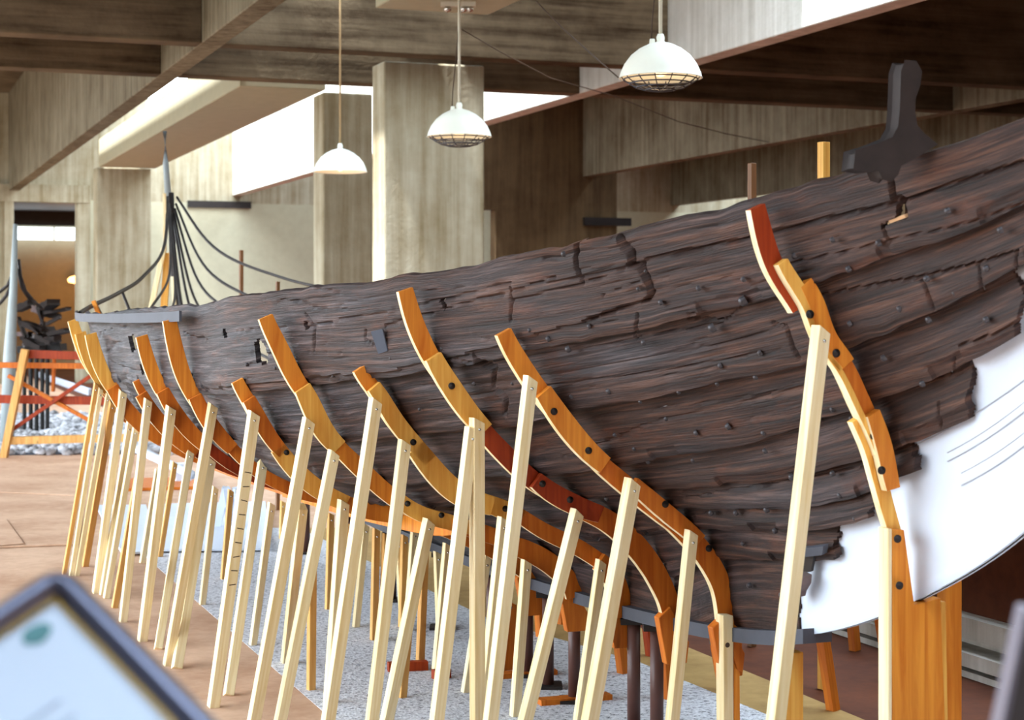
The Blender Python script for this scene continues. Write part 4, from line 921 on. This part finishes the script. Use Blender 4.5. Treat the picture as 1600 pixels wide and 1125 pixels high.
# ------------------------------------------------------------------ information stands close by
def sign():
    A = at(88, 934, 1.36); e1 = None
    dirp = lambda x, y, d: at(x, y, d)-A
    # the face is tilted about 45 degrees towards the visitor
    def on_plane(x, y):
        dr = Vector(((x-800)/F, 1, (HY-y)/F)); n = Vector((0, -.70, .72)).normalized(); o_ = Vector((0, 0, EYE)); t = (A-o_).dot(n)/dr.dot(n); return o_+dr*t
    e1 = (on_plane(252, 1105)-A).normalized(); nrm = Vector((0, -.70, .72)).normalized(); e2 = nrm.cross(e1).normalized()
    if e2.dot(on_plane(0, 985)-A) < 0: e2 = -e2
    root = empty('information_sign', (A.x+.1, A.y-.1, 0)); tag(root, 'tilted white information sign with a grey rounded frame at the lower left', 'sign')
    L1, L2 = .36, .30; q = lambda a, b, h=0: A+e1*a+e2*b+nrm*h-root.location
    MB().prism([q(0, 0), q(L1, 0), q(L1, L2), q(0, L2)], nrm*-.004).build('panel', M['white'], root)
    mb = MB(); w = .020; R_ = .022
    out = []; 
    def rr(off, rad):
        P = []
        for cx, cy, a0 in ((-off+rad, -off+rad, 180), (L1+off-rad, -off+rad, 270), (L1+off-rad, L2+off-rad, 0), (-off+rad, L2+off-rad, 90)):
            for t in range(7): a = math.radians(a0+15*t); P.append((cx+rad*math.cos(a), cy+rad*math.sin(a)))
        return P
    loops = [(rr(0, .002), .002), (rr(.002, .004), .012), (rr(w*.5, .014), .016), (rr(w, R_), .008), (rr(w, R_), -.016), (rr(0, .002), -.016)]
    vs = []; fs = []; n = 28
    for lp, h in loops: vs += [q(a, b, h) for a, b in lp]
    for i in range(len(loops)):
        for k in range(n): a = i*n; b = ((i+1) % len(loops))*n; fs.append((a+k, a+(k+1) % n, b+(k+1) % n, b+k))
    fr = MB().add(vs, fs).build('frame', M['signframe'], root, True)
    lp = rr(-.0035, .001); lp2 = rr(0, .002); MB().add([q(a, b, .003) for a, b in lp]+[q(a, b, .003) for a, b in lp2], [(k, (k+1) % n, n+(k+1) % n, n+k) for k in range(n)]).build('gilt_edge', M['brass'], root)
    c = on_plane(59, 990)-root.location
    bl = [(-.011,-.006),(-.008,-.010),(.0,-.0105),(.006,-.008),(.0095,-.001),(.010,.005),(.007,.009),(.0,.009),(-.006,.006),(-.011,.001)]
    ex = Vector((1, 0, 0)); ey = nrm.cross(ex)
    MB().prism([c+ex*a+ey*b+nrm*.0004 for a, b in bl], nrm*.0006).build('map_print', M['teal'], root)
    for i in range(8):
        a = .08+.018*i; 
        MB().prism([q(a, .05, .0004), q(a, .05+.15+.02*math.sin(i*2), .0004), q(a+.003, .05+.15+.02*math.sin(i*2), .0004), q(a+.003, .05, .0004)], nrm*.0003).build('text_line', M['print'], root)
    c = q(L1*.6, L2*.6, -.02); MB().tube([c, Vector((c.x, c.y, 0))], .02, 10).build('stand_post', M['signdark'], root); MB().box((c.x, c.y, .008), (.25, .25, .016)).build('base', M['signdark'], root)
sign()
def sign2():
    root = empty('sign_stand', (0.42, 1.5, 0)); tag(root, 'dark slanting edge of another sign stand at the lower right corner', 'sign')
    d = 1.45; P = lambda x, y, dd=d: at(x, y, dd)-root.location
    MB().prism([P(1610, 954), P(1650, 905), P(1690, 1400), P(1519, 1400)], Vector((.0, .02, 0))).build('panel', M['signdark'], root)
    MB().prism([P(1603, 954), P(1611, 952), P(1520, 1400), P(1508, 1400)], Vector((0, .03, 0))).build('frame_edge', M['signframe'], root)
    c = P(1600, 1290); MB().tube([c, Vector((c.x, c.y, 0))], .02, 10).build('stand_post', M['signdark'], root)
sign2()

# ------------------------------------------------------------------ light, sky, camera
w = bpy.data.worlds.new('world'); scn.world = w; w.use_nodes = True; nt = w.node_tree; bg = nt.nodes['Background']
tc = N(nt, 'ShaderNodeTexCoord'); sx = N(nt, 'ShaderNodeSeparateXYZ'); nt.links.new(tc.outputs['Generated'], sx.inputs[0])
r = ramp(nt, [(.0, (.08, .08, .08, 1)), (.47, (.14, .15, .15, 1)), (.51, (.84, .93, 1.0, 1)), (1, (.66, .83, 1.0, 1))])
mr = N(nt, 'ShaderNodeMapRange'); mr.inputs['From Min'].default_value = -1; nt.links.new(sx.outputs['Z'], mr.inputs['Value']); nt.links.new(mr.outputs[0], r.inputs['Fac'])
nt.links.new(r.outputs['Color'], bg.inputs['Color']); bg.inputs['Strength'].default_value = 11.0
def portal(c, size, direction):
    L = bpy.data.lights.new('window_portal', 'AREA'); L.shape = 'RECTANGLE'; L.size, L.size_y = size; L.cycles.is_portal = True
    o = bpy.data.objects.new('window_portal', L); col.objects.link(o); o.location = c; o.rotation_euler = Vector(direction).to_track_quat('-Z', 'Y').to_euler(); return o
c = row(-5.65, 27); portal((c.x, c.y, 2.75), (60, 5.5), U2)
c = row(.2, -.95); portal((c.x, c.y, ZT+.2), (2.8, 5.2), (0, 0, -1)); c = row((XD1+XB)/2, 9); portal((c.x, c.y, ZT+.2), (3.2, 12.6), (0, 0, -1)); c = row((XD1+XB)/2, 31); portal((c.x, c.y, ZT+.2), (3.2, 23), (0, 0, -1)); c = row((XA+.26+XD0)/2, 26.5); portal((c.x, c.y, ZT+.2), (.9, 15), (0, 0, -1))
L = bpy.data.lights.new('sun', 'SUN'); L.energy = 24.0; L.angle = .02; L.color = (.93, .97, 1)
so = bpy.data.objects.new('sun', L); col.objects.link(so); so.rotation_euler = (U2*.342+U1*.03+Vector((0, 0, -.94))).to_track_quat('-Z', 'Y').to_euler()
cam = bpy.data.cameras.new('camera'); co = bpy.data.objects.new('camera', cam); col.objects.link(co); co.location = (0, 0, EYE); co.rotation_euler = (math.pi/2, 0, 0)
cam.sensor_width = 36; cam.lens = F/1600*36; cam.shift_y = -(562.5-HY)/1600; cam.clip_start = .05; cam.clip_end = 300
cam.dof.use_dof = True; cam.dof.focus_distance = 7.2; cam.dof.aperture_fstop = 5.0
scn.camera = co
scn.view_settings.view_transform = 'Standard'; scn.view_settings.look = 'None'; scn.view_settings.gamma = 1; scn.view_settings.use_curve_mapping = False
scn.view_settings.exposure = 0.1
scn.cycles.use_denoising = True; scn.cycles.max_bounces = 8; scn.cycles.diffuse_bounces = 5
